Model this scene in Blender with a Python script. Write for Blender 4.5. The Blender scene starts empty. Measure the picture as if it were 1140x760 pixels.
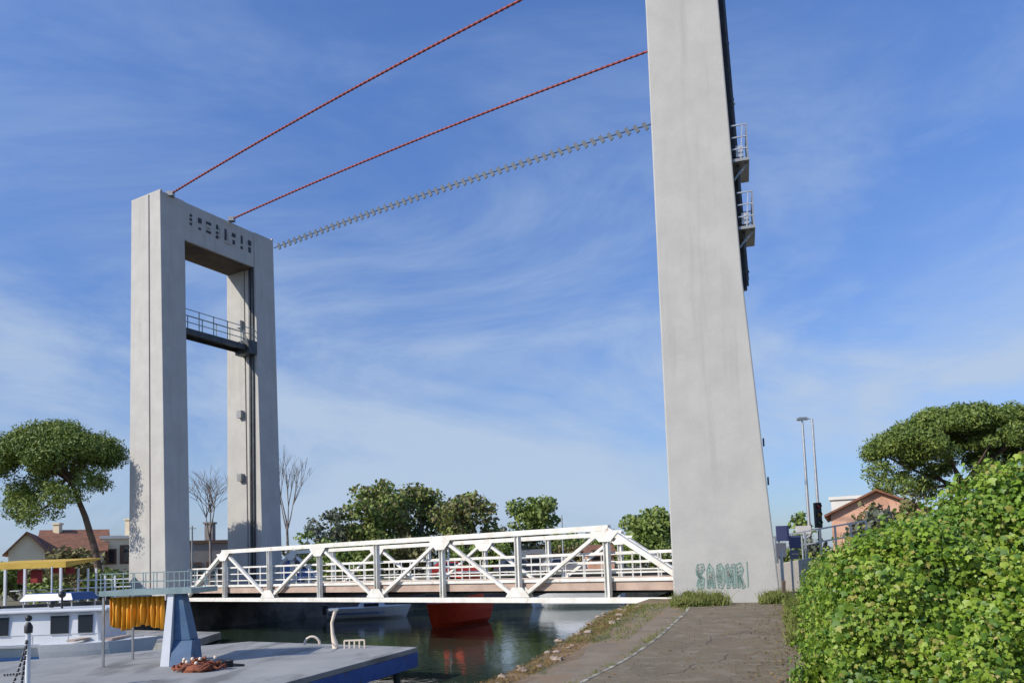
import bpy, bmesh, math, random
import numpy as np
from mathutils import Vector, Matrix
R = math.radians
random.seed(7); rng = np.random.default_rng(11)
scene = bpy.context.scene
col = scene.collection

# ------------------------------------------------------------------ camera
F, PW, PH = 870.0, 1140.0, 760.0
PITCH, ROLL, EYE, HY = R(4.7), R(2.0), 1.6, 624.0
SH = (HY - 380) - F * math.tan(PITCH)
cam_f = Vector((0, math.cos(PITCH), math.sin(PITCH)))
u0 = Vector((0, -math.sin(PITCH), math.cos(PITCH))); r0 = Vector((1, 0, 0))
cam_r = math.cos(ROLL) * r0 - math.sin(ROLL) * u0
cam_u = math.sin(ROLL) * r0 + math.cos(ROLL) * u0
cd = bpy.data.cameras.new('camera'); cam = bpy.data.objects.new('camera', cd); col.objects.link(cam)
cd.sensor_width = 36; cd.lens = 36 * F / PW; cd.clip_start = 0.1; cd.clip_end = 9000
cd.shift_y = SH / PW
cam.matrix_world = Matrix(((cam_r.x, cam_u.x, -cam_f.x, 0), (cam_r.y, cam_u.y, -cam_f.y, 0), (cam_r.z, cam_u.z, -cam_f.z, EYE), (0, 0, 0, 1)))
scene.camera = cam
def ray(px, py):
    return cam_f + (px - 570) / F * cam_r - (py - 380 - SH) / F * cam_u
def at(px, py, Y):                       # the point seen at a pixel, Y metres ahead
    d = ray(px, py); t = Y / d.y
    return Vector((d.x * t, Y, EYE + d.z * t))
def atz(px, py, z):                      # the point seen at a pixel, at height z
    d = ray(px, py); t = (z - EYE) / d.z
    return Vector((d.x * t, d.y * t, z))

# ------------------------------------------------------------------ light
SUN = Vector((-0.86, -0.48, 0)).normalized(); EL = R(33)
sun_dir = Vector((SUN.x * math.cos(EL), SUN.y * math.cos(EL), math.sin(EL)))
w = bpy.data.worlds.new('World'); scene.world = w; w.use_nodes = True
nt = w.node_tree; N = nt.nodes; L = nt.links; N.clear()
out = N.new('ShaderNodeOutputWorld'); bg = N.new('ShaderNodeBackground'); sky = N.new('ShaderNodeTexSky')
sky.sky_type = 'NISHITA'; sky.sun_disc = False; sky.sun_elevation = EL; sky.sun_rotation = math.atan2(SUN.x, SUN.y)
sky.altitude = 0; sky.air_density = 1.0; sky.dust_density = 0.6; sky.ozone_density = 2.6
bg.inputs[1].default_value = 0.105
tc = N.new('ShaderNodeTexCoord')
def wnode(t, **k):
    n = N.new(t)
    for a, b in k.items(): setattr(n, a, b)
    return n
def cloudlayer(rot, scl, nscale, lo, hi, detail=7, dist=0.6):
    mp = N.new('ShaderNodeMapping'); mp.inputs['Rotation'].default_value = rot; mp.inputs['Scale'].default_value = scl
    L.new(tc.outputs['Generated'], mp.inputs[0])
    nz = N.new('ShaderNodeTexNoise'); nz.inputs['Scale'].default_value = nscale; nz.inputs['Detail'].default_value = detail
    nz.inputs['Roughness'].default_value = 0.62; nz.inputs['Distortion'].default_value = dist
    L.new(mp.outputs[0], nz.inputs[0])
    mr = N.new('ShaderNodeMapRange'); mr.inputs[1].default_value = lo; mr.inputs[2].default_value = hi; mr.interpolation_type = 'SMOOTHSTEP'
    L.new(nz.outputs[0], mr.inputs[0]); return mr
c1 = cloudlayer((0.2, 0.5, 0.3), (1.0, 1.0, 2.6), 1.9, 0.36, 0.70)
c2 = cloudlayer((0.9, 0.1, 0.9), (0.8, 2.4, 3.2), 3.2, 0.50, 0.82, 9, 1.2)
sep = N.new('ShaderNodeSeparateXYZ'); L.new(tc.outputs['Generated'], sep.inputs[0])
low = N.new('ShaderNodeMapRange'); low.inputs[1].default_value = 0.62; low.inputs[2].default_value = 0.12
low.inputs[3].default_value = 0.24; low.inputs[4].default_value = 0.85; low.interpolation_type = 'SMOOTHSTEP'
L.new(sep.outputs[2], low.inputs[0])
def wm(op, a, b):
    n = N.new('ShaderNodeMath'); n.operation = op
    for i, v in enumerate((a, b)):
        if isinstance(v, (int, float)): n.inputs[i].default_value = v
        else: L.new(v, n.inputs[i])
    return n.outputs[0]
mx = wm('MAXIMUM', c1.outputs[0], wm('MULTIPLY', c2.outputs[0], 0.45))
c3 = cloudlayer((0, .3, 1.1), (1, 1, 1.8), 1.5, 0.40, 0.66, 4, .3)
bandm = N.new('ShaderNodeMapRange'); bandm.inputs[1].default_value = 0.42; bandm.inputs[2].default_value = 0.16; bandm.interpolation_type = 'SMOOTHSTEP'; L.new(sep.outputs[2], bandm.inputs[0])
fac = wm('MINIMUM', wm('ADD', wm('MULTIPLY', mx, low.outputs[0]), wm('MULTIPLY', wm('MULTIPLY', c3.outputs[0], bandm.outputs[0]), 0.42)), 0.9)
tint = N.new('ShaderNodeMix'); tint.data_type = 'RGBA'; tint.blend_type = 'MULTIPLY'; tint.inputs[0].default_value = 1
L.new(sky.outputs[0], tint.inputs['A'])
tg = N.new('ShaderNodeMapRange'); tg.inputs[1].default_value = 0.03; tg.inputs[2].default_value = 0.55; L.new(sep.outputs[2], tg.inputs[0])
tm = N.new('ShaderNodeMix'); tm.data_type = 'RGBA'; L.new(tg.outputs[0], tm.inputs[0])
tm.inputs['A'].default_value = (.55, .64, .86, 1); tm.inputs['B'].default_value = (.86, 1.08, 1.50, 1); L.new(tm.outputs['Result'], tint.inputs['B'])
mix = N.new('ShaderNodeMix'); mix.data_type = 'RGBA'
L.new(fac, mix.inputs[0]); L.new(tint.outputs['Result'], mix.inputs['A']); mix.inputs['B'].default_value = (3.5, 4.35, 5.6, 1)
L.new(mix.outputs['Result'], bg.inputs[0]); L.new(bg.outputs[0], out.inputs[0])
sl = bpy.data.lights.new('sun', 'SUN'); sl.energy = 3.55; sl.angle = R(0.5); sl.color = (1.0, 0.90, 0.765)
so = bpy.data.objects.new('sun', sl); col.objects.link(so); so.rotation_euler = (-sun_dir).to_track_quat('-Z', 'Y').to_euler()
scene.view_settings.view_transform = 'Standard'; scene.view_settings.look = 'None'
scene.view_settings.exposure = 0.38; scene.view_settings.gamma = 1; scene.view_settings.use_curve_mapping = False
scene.cycles.max_bounces = 6; scene.cycles.use_denoising = True

# ------------------------------------------------------------------ materials
def mat(name, c, rough=0.7, c2=None, scale=3.0, lo=0.35, hi=0.65, bump=0.0, bscale=None, metal=0.0, stretch=(1, 1, 1), c3=None, s3=1.0, t3=(0.5, 0.62), st3=None, transl=0, detail=6, spec=0.5):
    m = bpy.data.materials.new(name); m.use_nodes = True
    nt = m.node_tree; n = nt.nodes; l = nt.links; b = n['Principled BSDF']; o = n['Material Output']
    b.inputs['Base Color'].default_value = (*c, 1); b.inputs['Roughness'].default_value = rough; b.inputs['Metallic'].default_value = metal
    b.inputs['Specular IOR Level'].default_value = spec
    if c2 is None and c3 is None and not bump: return m
    tc = n.new('ShaderNodeTexCoord')
    def noise(sc, st, lo, hi, det=detail):
        mp = n.new('ShaderNodeMapping'); mp.inputs['Scale'].default_value = st; l.new(tc.outputs['Object'], mp.inputs[0])
        z = n.new('ShaderNodeTexNoise'); z.inputs['Scale'].default_value = sc; z.inputs['Detail'].default_value = det; z.inputs['Roughness'].default_value = .6
        l.new(mp.outputs[0], z.inputs[0])
        r = n.new('ShaderNodeMapRange'); r.inputs[1].default_value = lo; r.inputs[2].default_value = hi; l.new(z.outputs[0], r.inputs[0])
        return r.outputs[0], z.outputs[0]
    cur = None
    if c2 is not None:
        f, _ = noise(scale, stretch, lo, hi)
        mx = n.new('ShaderNodeMix'); mx.data_type = 'RGBA'; l.new(f, mx.inputs[0])
        mx.inputs['A'].default_value = (*c, 1); mx.inputs['B'].default_value = (*c2, 1); cur = mx.outputs['Result']
    if c3 is not None:
        f, _ = noise(s3, st3 or stretch, t3[0], t3[1])
        mx = n.new('ShaderNodeMix'); mx.data_type = 'RGBA'; l.new(f, mx.inputs[0])
        if cur is None: mx.inputs['A'].default_value = (*c, 1)
        else: l.new(cur, mx.inputs['A'])
        mx.inputs['B'].default_value = (*c3, 1); cur = mx.outputs['Result']
    if cur is not None: l.new(cur, b.inputs['Base Color'])
    if bump:
        _, z = noise(bscale or scale * 8, (1, 1, 1), 0, 1, 4)
        bp = n.new('ShaderNodeBump'); bp.inputs['Strength'].default_value = bump; bp.inputs['Distance'].default_value = .02
        l.new(z, bp.inputs['Height']); l.new(bp.outputs[0], b.inputs['Normal'])
    if transl:
        t = n.new('ShaderNodeBsdfTranslucent'); ms = n.new('ShaderNodeMixShader'); ms.inputs[0].default_value = transl
        if cur is not None: l.new(cur, t.inputs[0])
        else: t.inputs[0].default_value = (*c, 1)
        l.new(b.outputs[0], ms.inputs[1]); l.new(t.outputs[0], ms.inputs[2]); l.new(ms.outputs[0], o.inputs[0])
    return m
M = {}
M['concrete'] = mat('tower_concrete', (.475, .475, .455), .85, (.425, .425, .41), 1.1, .38, .62, .25, 18, c3=(.375, .375, .355), s3=1.4, t3=(.54, .80), detail=10, st3=(2.2, 2.2, .16))
M['concrete_pale'] = mat('pale_concrete', (.47, .455, .42), .8, (.40, .385, .355), .7, bump=.1, bscale=20, c3=(.33, .30, .27), s3=1.2, t3=(.58, .8), st3=(2, 2, .15))
M['concrete_dark'] = mat('quay_concrete', (.17, .15, .13), .9, (.09, .08, .07), 1.2, bump=.5, bscale=9, c3=(.05, .05, .04), s3=.7, t3=(.5, .6))
M['deck_grey'] = mat('pontoon_concrete', (.33, .335, .325), .85, (.25, .26, .255), .7, .35, .65, .25, 16, c3=(.16, .165, .16), s3=1.1, t3=(.52, .66), st3=(1, .35, 1))
M['white_steel'] = mat('white_steel_paint', (.76, .76, .72), .5, (.62, .60, .53), 2.6, .42, .68, .04, 12, c3=(.42, .29, .18), s3=4, t3=(.62, .74))
M['grey_steel'] = mat('grey_steel', (.30, .32, .33), .5, (.22, .23, .24), 3, metal=.5)
M['dark_steel'] = mat('dark_steel', (.07, .08, .09), .5, (.04, .045, .05), 3, metal=.4)
M['rust'] = mat('rusty_pipe', (.20, .09, .04), .8, (.10, .05, .03), 4)
M['galv'] = mat('galvanised', (.52, .54, .55), .4, (.42, .44, .46), 6, metal=.6)
M['asphalt'] = mat('path_asphalt', (.200, .162, .102), .95, (.158, .130, .086), 1.3, .36, .66, 1.0, 38, c3=(.235, .20, .148), s3=3.1, t3=(.50, .66), st3=(1, 1, 1), detail=12)
M['line'] = mat('worn_line_paint', (.44, .42, .34), .8, (.17, .15, .12), 5, .40, .58)
M['soil'] = mat('bank_soil', (.16, .11, .065), .95, (.26, .19, .11), 1.4, .35, .65, .6, 14, c3=(.075, .09, .03), s3=.8, t3=(.5, .6))
M['field'] = mat('far_ground', (.13, .13, .07), .95, (.19, .165, .11), .15)
M['dirt_strip'] = mat('gravelly_verge', (.25, .205, .145), .95, (.18, .145, .10), 2, bump=.6, bscale=30, c3=(.24, .17, .10), s3=1.3, t3=(.5, .62))
M['rock'] = mat('bank_stone', (.38, .31, .25), .9, (.26, .20, .15), 3, bump=.4, bscale=14)
M['drygrass'] = mat('dry_grass', (.36, .21, .08), .9, (.24, .17, .06), 2, transl=.3)
M['weed'] = mat('weed_green', (.15, .21, .04), .8, (.26, .26, .08), 3, transl=.3)
M['ivy'] = mat('ivy_leaf', (.215, .36, .035), .5, (.36, .49, .065), 1.3, .40, .62, transl=.35, c3=(.09, .20, .025), s3=1.1, t3=(.52, .66))
M['ivy_yellow'] = mat('yellowing_ivy_leaf', (.30, .36, .06), .55, (.36, .33, .09), 2, transl=.3)
M['ivy_deep'] = mat('deep_green_ivy_leaf', (.075, .17, .022), .45, (.12, .23, .03), 3, transl=.25)
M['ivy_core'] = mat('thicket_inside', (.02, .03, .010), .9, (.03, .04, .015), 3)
M['pine'] = mat('pine_needles', (.10, .17, .03), .6, (.18, .25, .05), .9, .40, .62, transl=.15)
M['pine_light'] = mat('pale_pine_needles', (.24, .30, .06), .6, (.15, .22, .045), 1.0, transl=.2)  # paler needle tone, mixed at random through the crowns
M['leaf_mid'] = mat('mid_tree_leaf', (.15, .23, .045), .6, (.25, .31, .08), .35, transl=.2)
M['leaf_olive'] = mat('olive_tree_leaf', (.17, .17, .06), .6, (.22, .19, .09), .4, transl=.2)
M['leaf_grey'] = mat('grey_green_leaf', (.15, .17, .13), .6, (.09, .12, .07), .5, transl=.2)
M['bark'] = mat('pine_bark', (.17, .12, .09), .9, (.09, .065, .05), 3, bump=.6, bscale=12)
M['bark_grey'] = mat('grey_bark', (.24, .215, .19), .9, (.15, .13, .12), 3)
M['blue_edge'] = mat('blue_pontoon_paint', (.02, .085, .34), .5, (.035, .12, .40), 2, c3=(.05, .07, .14), s3=3, t3=(.58, .7))
M['blue_pillar'] = mat('blue_pillar_paint', (.055, .13, .24), .6, (.03, .085, .18), 2, c3=(.14, .19, .22), s3=2.5, t3=(.55, .7))
M['teal_steel'] = mat('teal_grey_steel', (.28, .38, .38), .5, (.2, .28, .29), 3)
M['orange'] = mat('orange_tarp', (.88, .42, .025), .6, (.74, .30, .015), 5, transl=.1, stretch=(1, 1, .2))
M['boat_white'] = mat('white_gelcoat', (.70, .73, .76), .25, (.60, .64, .68), .9)
M['boat_blue'] = mat('blue_hull_stripe', (.03, .09, .24), .35)
M['boat_dark'] = mat('dark_post_and_hull_shade', (.03, .045, .045), .5)  # dark posts, and the shadow below the dinghy's white side as colour
M['boat_red'] = mat('red_hull_paint', (.80, .07, .02), .4, (.70, .05, .015), 2)
M['glass'] = mat('dark_glass', (.015, .022, .03), .08)
M['yellow'] = mat('yellow_canvas', (.62, .43, .07), .7, (.52, .34, .05), 2)
M['redcloth'] = mat('red_canvas', (.33, .035, .03), .8, (.22, .02, .02), 2)
M['cream'] = mat('cream_render', (.76, .67, .48), .9, (.68, .58, .41), .8)
M['white_wall'] = mat('white_render', (.74, .72, .68), .9, (.64, .62, .58), .8)
M['orange_wall'] = mat('terracotta_render', (.60, .34, .23), .9, (.66, .42, .31), .5, c3=(.46, .26, .18), s3=1.2, t3=(.55, .7))
M['grey_wall'] = mat('grey_render', (.27, .245, .23), .9, (.21, .19, .18), .5)
M['rooftile'] = mat('clay_tiles', (.27, .12, .07), .9, (.16, .08, .05), 2.2, bump=.6, bscale=9)
M['shutter'] = mat('brown_shutter', (.12, .07, .045), .7)
M['black'] = mat('black_paint', (.015, .015, .017), .5)
M['sign_blue'] = mat('blue_sign_face', (.05, .065, .17), .4, (.075, .085, .18), 2)
M['sign_back'] = mat('sign_back', (.14, .15, .19), .5)
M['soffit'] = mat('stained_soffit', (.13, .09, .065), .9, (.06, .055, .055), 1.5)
M['mint'] = mat('graffiti_mint', (.26, .40, .36), .8, (.35, .37, .34), 5, .35, .6)
M['mint_dark'] = mat('graffiti_dark', (.15, .27, .24), .8, (.25, .33, .30), 9)
M['ink'] = mat('inscription_dark', (.035, .045, .06), .7)
M['redcable'] = mat('red_cable_sheath', (.42, .045, .04), .6, (.30, .03, .03), 2)
M['darkcable'] = mat('cable_dark', (.14, .04, .045), .7)
M['bluegrey'] = mat('blue_grey_links', (.03, .055, .085), .6)
M['net'] = mat('rusty_brown_net', (.27, .075, .03), .85, (.15, .05, .03), 6, bump=.5, bscale=20)
M['float'] = mat('pale_float', (.72, .62, .50), .6)
M['deckwood'] = mat('bridge_deck_edge', (.47, .36, .29), .85, (.36, .27, .22), 2)
M['roadtop'] = mat('bridge_road_surface', (.20, .18, .17), .9, (.16, .15, .14), 2)
M['bluevan'] = mat('blue_bodywork', (.03, .08, .28), .3)
M['redcar'] = mat('red_bodywork', (.50, .04, .03), .3)
M['silvercar'] = mat('silver_bodywork', (.45, .46, .48), .3, metal=.4)
M['darkcar'] = mat('dark_bodywork', (.04, .05, .075), .3)
M['tyre'] = mat('tyre_rubber', (.02, .02, .02), .9)
M['redlens'] = mat('red_lens', (.4, .01, .01), .2)
M['rope'] = mat('rope', (.45, .42, .36), .9)
M['traffic_green'] = mat('green_lens', (.03, .16, .08), .3)
# water
def water_mat():
    m = bpy.data.materials.new('canal_water'); m.use_nodes = True
    n = m.node_tree.nodes; l = m.node_tree.links; b = n['Principled BSDF']
    b.inputs['Base Color'].default_value = (.03, .05, .034, 1); b.inputs['Roughness'].default_value = .06; b.inputs['IOR'].default_value = 1.33
    tc = n.new('ShaderNodeTexCoord'); prev = None
    for s, st, dd, strg in ((1.3, (1, .55, 1), .05, .22), (5.5, (1, .6, 1), .02, .28)):
        mp = n.new('ShaderNodeMapping'); mp.inputs['Scale'].default_value = st; l.new(tc.outputs['Object'], mp.inputs[0])
        z = n.new('ShaderNodeTexNoise'); z.inputs['Scale'].default_value = s; z.inputs['Detail'].default_value = 3; l.new(mp.outputs[0], z.inputs[0])
        bp = n.new('ShaderNodeBump'); bp.inputs['Strength'].default_value = strg; bp.inputs['Distance'].default_value = dd
        l.new(z.outputs[0], bp.inputs['Height'])
        if prev: l.new(prev, bp.inputs['Normal'])
        prev = bp.outputs[0]
    l.new(prev, b.inputs['Normal']); return m
M['water'] = water_mat()

# ------------------------------------------------------------------ helpers
def wloc(o):
    v = Vector((0, 0, 0))
    while o is not None: v += Vector(o.location); o = o.parent
    return v
class MB:
    """collects faces (world coordinates) and links them as ONE mesh object"""
    def __init__(s): s.v = []; s.f = []; s.m = []; s.sm = []; s.cur = 0
    def add(s, vs, fs, smooth=False):
        k = len(s.v); s.v += [tuple(v) for v in vs]
        for f in fs: s.f.append(tuple(k + i for i in f)); s.m.append(s.cur); s.sm.append(smooth)
        return s
    def hexa(s, b, t):                    # bottom 4, top 4 points, same order
        return s.add(list(b) + list(t), [(3, 2, 1, 0), (4, 5, 6, 7), (0, 1, 5, 4), (1, 2, 6, 5), (2, 3, 7, 6), (3, 0, 4, 7)])
    def box(s, c, d, ax=None):            # centre, full size, axes
        c = Vector(c); ax = ax or (Vector((1, 0, 0)), Vector((0, 1, 0)), Vector((0, 0, 1)))
        X, Y, Z = [Vector(a) * (q / 2) for a, q in zip(ax, d)]
        return s.hexa([c - X - Y - Z, c + X - Y - Z, c + X + Y - Z, c - X + Y - Z], [c - X - Y + Z, c + X - Y + Z, c + X + Y + Z, c - X + Y + Z])
    def bar(s, p, q, wd, h=None, up=(0, 0, 1)):
        p = Vector(p); q = Vector(q); d = (q - p); ln = d.length; d.normalize(); h = h or wd
        x = d.cross(Vector(up))
        if x.length < 1e-4: x = d.cross(Vector((0, 1, 0)))
        x.normalize(); y = x.cross(d)
        return s.box((p + q) / 2, (wd, ln, h), (x, d, y))
    def tube(s, pts, rad, n=8, smooth=True, caps=True):
        pts = [Vector(p) for p in pts]; rad = rad if isinstance(rad, (list, tuple)) else [rad] * len(pts)
        vs = []; ref = None
        for i, p in enumerate(pts):
            d = (pts[min(i + 1, len(pts) - 1)] - pts[max(i - 1, 0)]).normalized()
            if ref is None: ref = Vector((0, 0, 1)) if abs(d.z) < .9 else Vector((1, 0, 0))
            x = d.cross(ref).normalized(); y = x.cross(d).normalized(); ref = y
            for k in range(n):
                a = 2 * math.pi * k / n; vs.append(p + rad[i] * (math.cos(a) * x + math.sin(a) * y))
        fs = [(i * n + k, i * n + (k + 1) % n, (i + 1) * n + (k + 1) % n, (i + 1) * n + k) for i in range(len(pts) - 1) for k in range(n)]
        s.add(vs, fs, smooth)
        if caps: s.add(vs[:n], [tuple(range(n - 1, -1, -1))]); s.add(vs[-n:], [tuple(range(n))])
        return s
    def prism(s, poly, z0, z1):           # xy polygon
        n = len(poly); vs = [(p[0], p[1], z0) for p in poly] + [(p[0], p[1], z1) for p in poly]
        return s.add(vs, [tuple(range(n - 1, -1, -1)), tuple(range(n, 2 * n))] + [(i, (i + 1) % n, n + (i + 1) % n, n + i) for i in range(n)])
    def extrude(s, poly, o, ax, ay, az, t):  # polygon in plane (ax,ay) at o, thickness t along az
        o, ax, ay, az = map(Vector, (o, ax, ay, az)); n = len(poly)
        vs = [o + a * ax + b * ay for a, b in poly]; vs += [v + az * t for v in vs]
        return s.add(vs, [tuple(range(n - 1, -1, -1)), tuple(range(n, 2 * n))] + [(i, (i + 1) % n, n + (i + 1) % n, n + i) for i in range(n)])
    def ball(s, c, r, sq=1.0, seg=10, rings=6, jit=0):
        c = Vector(c); vs = []; 
        for i in range(rings + 1):
            th = math.pi * i / rings
            for k in range(seg):
                a = 2 * math.pi * k / seg; q = r * (1 + jit * random.uniform(-1, 1))
                vs.append(c + Vector((q * math.sin(th) * math.cos(a), q * math.sin(th) * math.sin(a), q * sq * math.cos(th))))
        return s.add(vs, [(i * seg + k, (i + 1) * seg + k, (i + 1) * seg + (k + 1) % seg, i * seg + (k + 1) % seg) for i in range(rings) for k in range(seg)], jit == 0)
    def build(s, name, m, parent=None, bevel=0):
        me = bpy.data.meshes.new(name); off = wloc(parent) if parent else Vector((0, 0, 0))
        me.from_pydata([(v[0] - off.x, v[1] - off.y, v[2] - off.z) for v in s.v], [], s.f)
        for q in (m if isinstance(m, (list, tuple)) else [m]): me.materials.append(M[q])
        me.polygons.foreach_set('material_index', s.m); me.polygons.foreach_set('use_smooth', s.sm)
        bm = bmesh.new(); bm.from_mesh(me); bmesh.ops.recalc_face_normals(bm, faces=bm.faces)
        bm.to_mesh(me); bm.free()
        o = bpy.data.objects.new(name, me); col.objects.link(o)
        if parent: o.parent = parent
        if bevel:
            b = o.modifiers.new('bevel', 'BEVEL'); b.width = bevel; b.segments = 2; b.limit_method = 'ANGLE'; b.angle_limit = R(40)
        return o
def tag(o, label, cat, group=None, kind=None):
    if label: o['label'] = label
    if cat: o['category'] = cat
    if group: o['group'] = group
    if kind: o['kind'] = kind
    return o
def thing(name, label, cat, loc, group=None):
    o = bpy.data.objects.new(name, None); col.objects.link(o); o.location = Vector(loc); o.empty_display_size = .3
    return tag(o, label, cat, group)
def struct(o): o['kind'] = 'structure'; return o
def copy_tree(o, parent=None):
    c = o.copy(); col.objects.link(c); c.parent = parent
    for ch in list(o.children): copy_tree(ch, c)
    return c

def leaf_mesh(name, pts, nrm, size, m, parent=None, aspect=.7, jitter=.8, mats=None, probs=None):
    n = len(pts); off = np.array(wloc(parent)) if parent else np.zeros(3)
    nn = nrm + rng.normal(0, jitter, (n, 3)); nn /= np.linalg.norm(nn, axis=1)[:, None] + 1e-9
    a = rng.normal(0, 1, (n, 3)); t = np.cross(nn, a); t /= np.linalg.norm(t, axis=1)[:, None] + 1e-9
    b = np.cross(nn, t); s = size * rng.uniform(.6, 1.35, (n, 1))
    p = pts - off
    V = np.stack([p - t * s, p + b * s * aspect + nn * s * .12, p + t * s, p - b * s * aspect + nn * s * .12], 1).reshape(-1, 3)
    me = bpy.data.meshes.new(name); me.vertices.add(4 * n); me.vertices.foreach_set('co', V.ravel())
    me.loops.add(4 * n); me.loops.foreach_set('vertex_index', np.arange(4 * n)); me.polygons.add(n)
    me.polygons.foreach_set('loop_start', np.arange(0, 4 * n, 4)); me.polygons.foreach_set('loop_total', np.full(n, 4))
    for q in (mats or [m]): me.materials.append(M[q])
    if mats: me.polygons.foreach_set('material_index', rng.choice(len(mats), n, p=probs))
    me.update(); me.validate()
    o = bpy.data.objects.new(name, me); col.objects.link(o)
    if parent: o.parent = parent
    return o
def lobed_leaves(name, pts, nrm, size, parent, mats, probs, jitter=.55):
    n = len(pts); off = np.array(wloc(parent)); nn = nrm + rng.normal(0, jitter, (n, 3)); nn /= np.linalg.norm(nn, axis=1)[:, None] + 1e-9
    down = np.array([0, 0, -1.]) + rng.normal(0, .45, (n, 3)); t = down - nn * (down * nn).sum(1)[:, None]; t /= np.linalg.norm(t, axis=1)[:, None] + 1e-9
    b = np.cross(nn, t); s = size * np.exp(rng.normal(-.05, .32, (n, 1))); p = pts - off
    shape = [(1.15, 0, -.16), (.42, .42, 0), (.30, .95, -.14), (-.45, .72, -.05), (-.62, 0, .10), (-.45, -.72, -.05), (.30, -.95, -.14), (.42, -.42, 0)]
    V = np.stack([p + t * s * a_ + b * s * b_ + nn * s * c_ for a_, b_, c_ in shape], 1).reshape(-1, 3); k = 8
    fl = np.array([[0, 1, 4, 7], [1, 2, 3, 4], [4, 5, 6, 7]]); idx = (np.arange(n)[:, None, None] * k + fl[None]).reshape(-1)
    me = bpy.data.meshes.new(name); me.vertices.add(k * n); me.vertices.foreach_set('co', V.ravel()); me.loops.add(12 * n); me.loops.foreach_set('vertex_index', idx)
    me.polygons.add(3 * n); me.polygons.foreach_set('loop_start', np.arange(0, 12 * n, 4)); me.polygons.foreach_set('loop_total', np.full(3 * n, 4))
    for q in mats: me.materials.append(M[q])
    me.polygons.foreach_set('material_index', np.repeat(rng.choice(len(mats), n, p=probs), 3)); me.update(); me.validate()
    o = bpy.data.objects.new(name, me); col.objects.link(o); o.parent = parent; return o
def clumps(cs, per, flat=1.0, inner=.55):
    """cs: (centre, radius); points through each clump's volume, denser at the shell"""
    P = []; Nn = []
    for c, r in cs:
        k = max(8, int(per * r * r)); d = rng.normal(0, 1, (k, 3)); d /= np.linalg.norm(d, axis=1)[:, None]
        rr = r * rng.uniform(inner, 1.05, (k, 1)) * (1 + .12 * np.sin(d[:, :1] * 7 + d[:, 1:2] * 5))
        q = d * rr; q[:, 2] *= flat; P.append(q + np.array(c)); Nn.append(d)
    return np.concatenate(P), np.concatenate(Nn)
def tree(name, label, cat, base, h, crown_w, crown_h, leafm, leaf=.22, n=26, per=170, bark='bark_grey', group=None, mats=None, probs=None, trunk_r=.25, low=.0):
    base = Vector(base); t = thing(name, label, cat, base, group)
    cz = base.z + h - crown_h / 2; cs = []
    for i in range(n):
        a = random.uniform(0, 6.28); rr = math.sqrt(random.random()) * (.78 if random.random() < .8 else 1.0); zz = random.uniform(-.85, .92)
        k = math.sqrt(max(.1, 1 - zz * zz)) if zz > 0 else 1 - .35 * abs(zz)
        c = (base.x + math.cos(a) * rr * k * crown_w / 2, base.y + math.sin(a) * rr * k * crown_w / 2, cz + zz * crown_h / 2 * .75)
        cs.append((c, crown_w * random.uniform(.08, .18)))
    P, Q = clumps(cs, per, .8); leaf_mesh('crown', P, Q, leaf, leafm, t, mats=mats, probs=probs)
    b = MB(); top = Vector((base.x, base.y, cz)); b.tube([base, base.lerp(top, .5) + Vector((.1, 0, 0)), top], [trunk_r, trunk_r * .75, trunk_r * .4])
    for c, r in cs[:9]:
        s = base.lerp(top, random.uniform(.45, .9)); b.tube([s, s.lerp(Vector(c), .5) + Vector((0, 0, .1)), c], [trunk_r * .35, trunk_r * .22, .04], 5)
    b.build('trunk', bark, t); return t

# ------------------------------------------------------------------ ground, path, water
def gh(y):                                # near bank height: a gentle crest before the tower
    k = min(1, max(0, (y - 11.5) / 7.0)); return .36 * k * k * (3 - 2 * k)
BANK = [(-900, -400), (-150, -60), (-25, -33), (-7, -9), (-.44, 10.5), (2.85, 20), (6.0, 29), (10, 40), (25, 52), (60, 62), (3000, 70)]
def interp(tab, y):
    for (x0, y0), (x1, y1) in zip(tab, tab[1:]):
        if y0 <= y <= y1: return x0 + (x1 - x0) * (y - y0) / (y1 - y0)
    return tab[-1][0]
WATER_Z = -1.3
b = MB(); rows = [-400, -200, -60, -33, -20, -9, 0, 4, 8] + [10 + .5 * i for i in range(24)] + [24, 29, 34, 40, 46, 52, 57, 62, 66, 70]
vs = []; fs = []; offs = [0, .6, 1.4, 3, 8, 30, 200, 3000]
for y in rows:
    x0 = interp(BANK, y)
    for o_ in offs: vs.append((x0 + o_, y, gh(y)))
k = len(offs)
for i in range(len(rows) - 1):
    for j in range(k - 1): fs.append((i * k + j, i * k + j + 1, (i + 1) * k + j + 1, (i + 1) * k + j))
b.add(vs, fs); b.add([(v[0], v[1], v[2]) for v in vs[::k]] + [(v[0] - .12, v[1], -2.6) for v in vs[::k]],
      [(i, i + 1, len(rows) + i + 1, len(rows) + i) for i in range(len(rows) - 1)])
struct(b.build('ground', 'soil'))
FAR = [(-3000, 10), (-80, 18), (-40, 27), (-22, 33.4), (-16.9, 38.2), (-9.3, 51.4), (0, 59), (30, 68), (60, 73), (3000, 80)]
FZ = .3
b = MB(); ym = 4000
vs = [(x, y, FZ) for x, y in FAR] + [(x, ym, FZ) for x, y in FAR]; n = len(FAR)
b.add(vs, [(i, i + 1, n + i + 1, n + i) for i in range(n - 1)])
struct(b.build('ground', 'field'))
b = MB(); b.add([(x, y, FZ - .004) for x, y in FAR] + [(x, y, -2.6) for x, y in FAR], [(i, i + 1, n + i + 1, n + i) for i in range(n - 1)])
for (x0, y0), (x1, y1) in list(zip(FAR, FAR[1:]))[1:7]:
    b.bar((x0, y0 + .2, FZ + .06), (x1, y1 + .2, FZ + .06), .45, .16)
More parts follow.
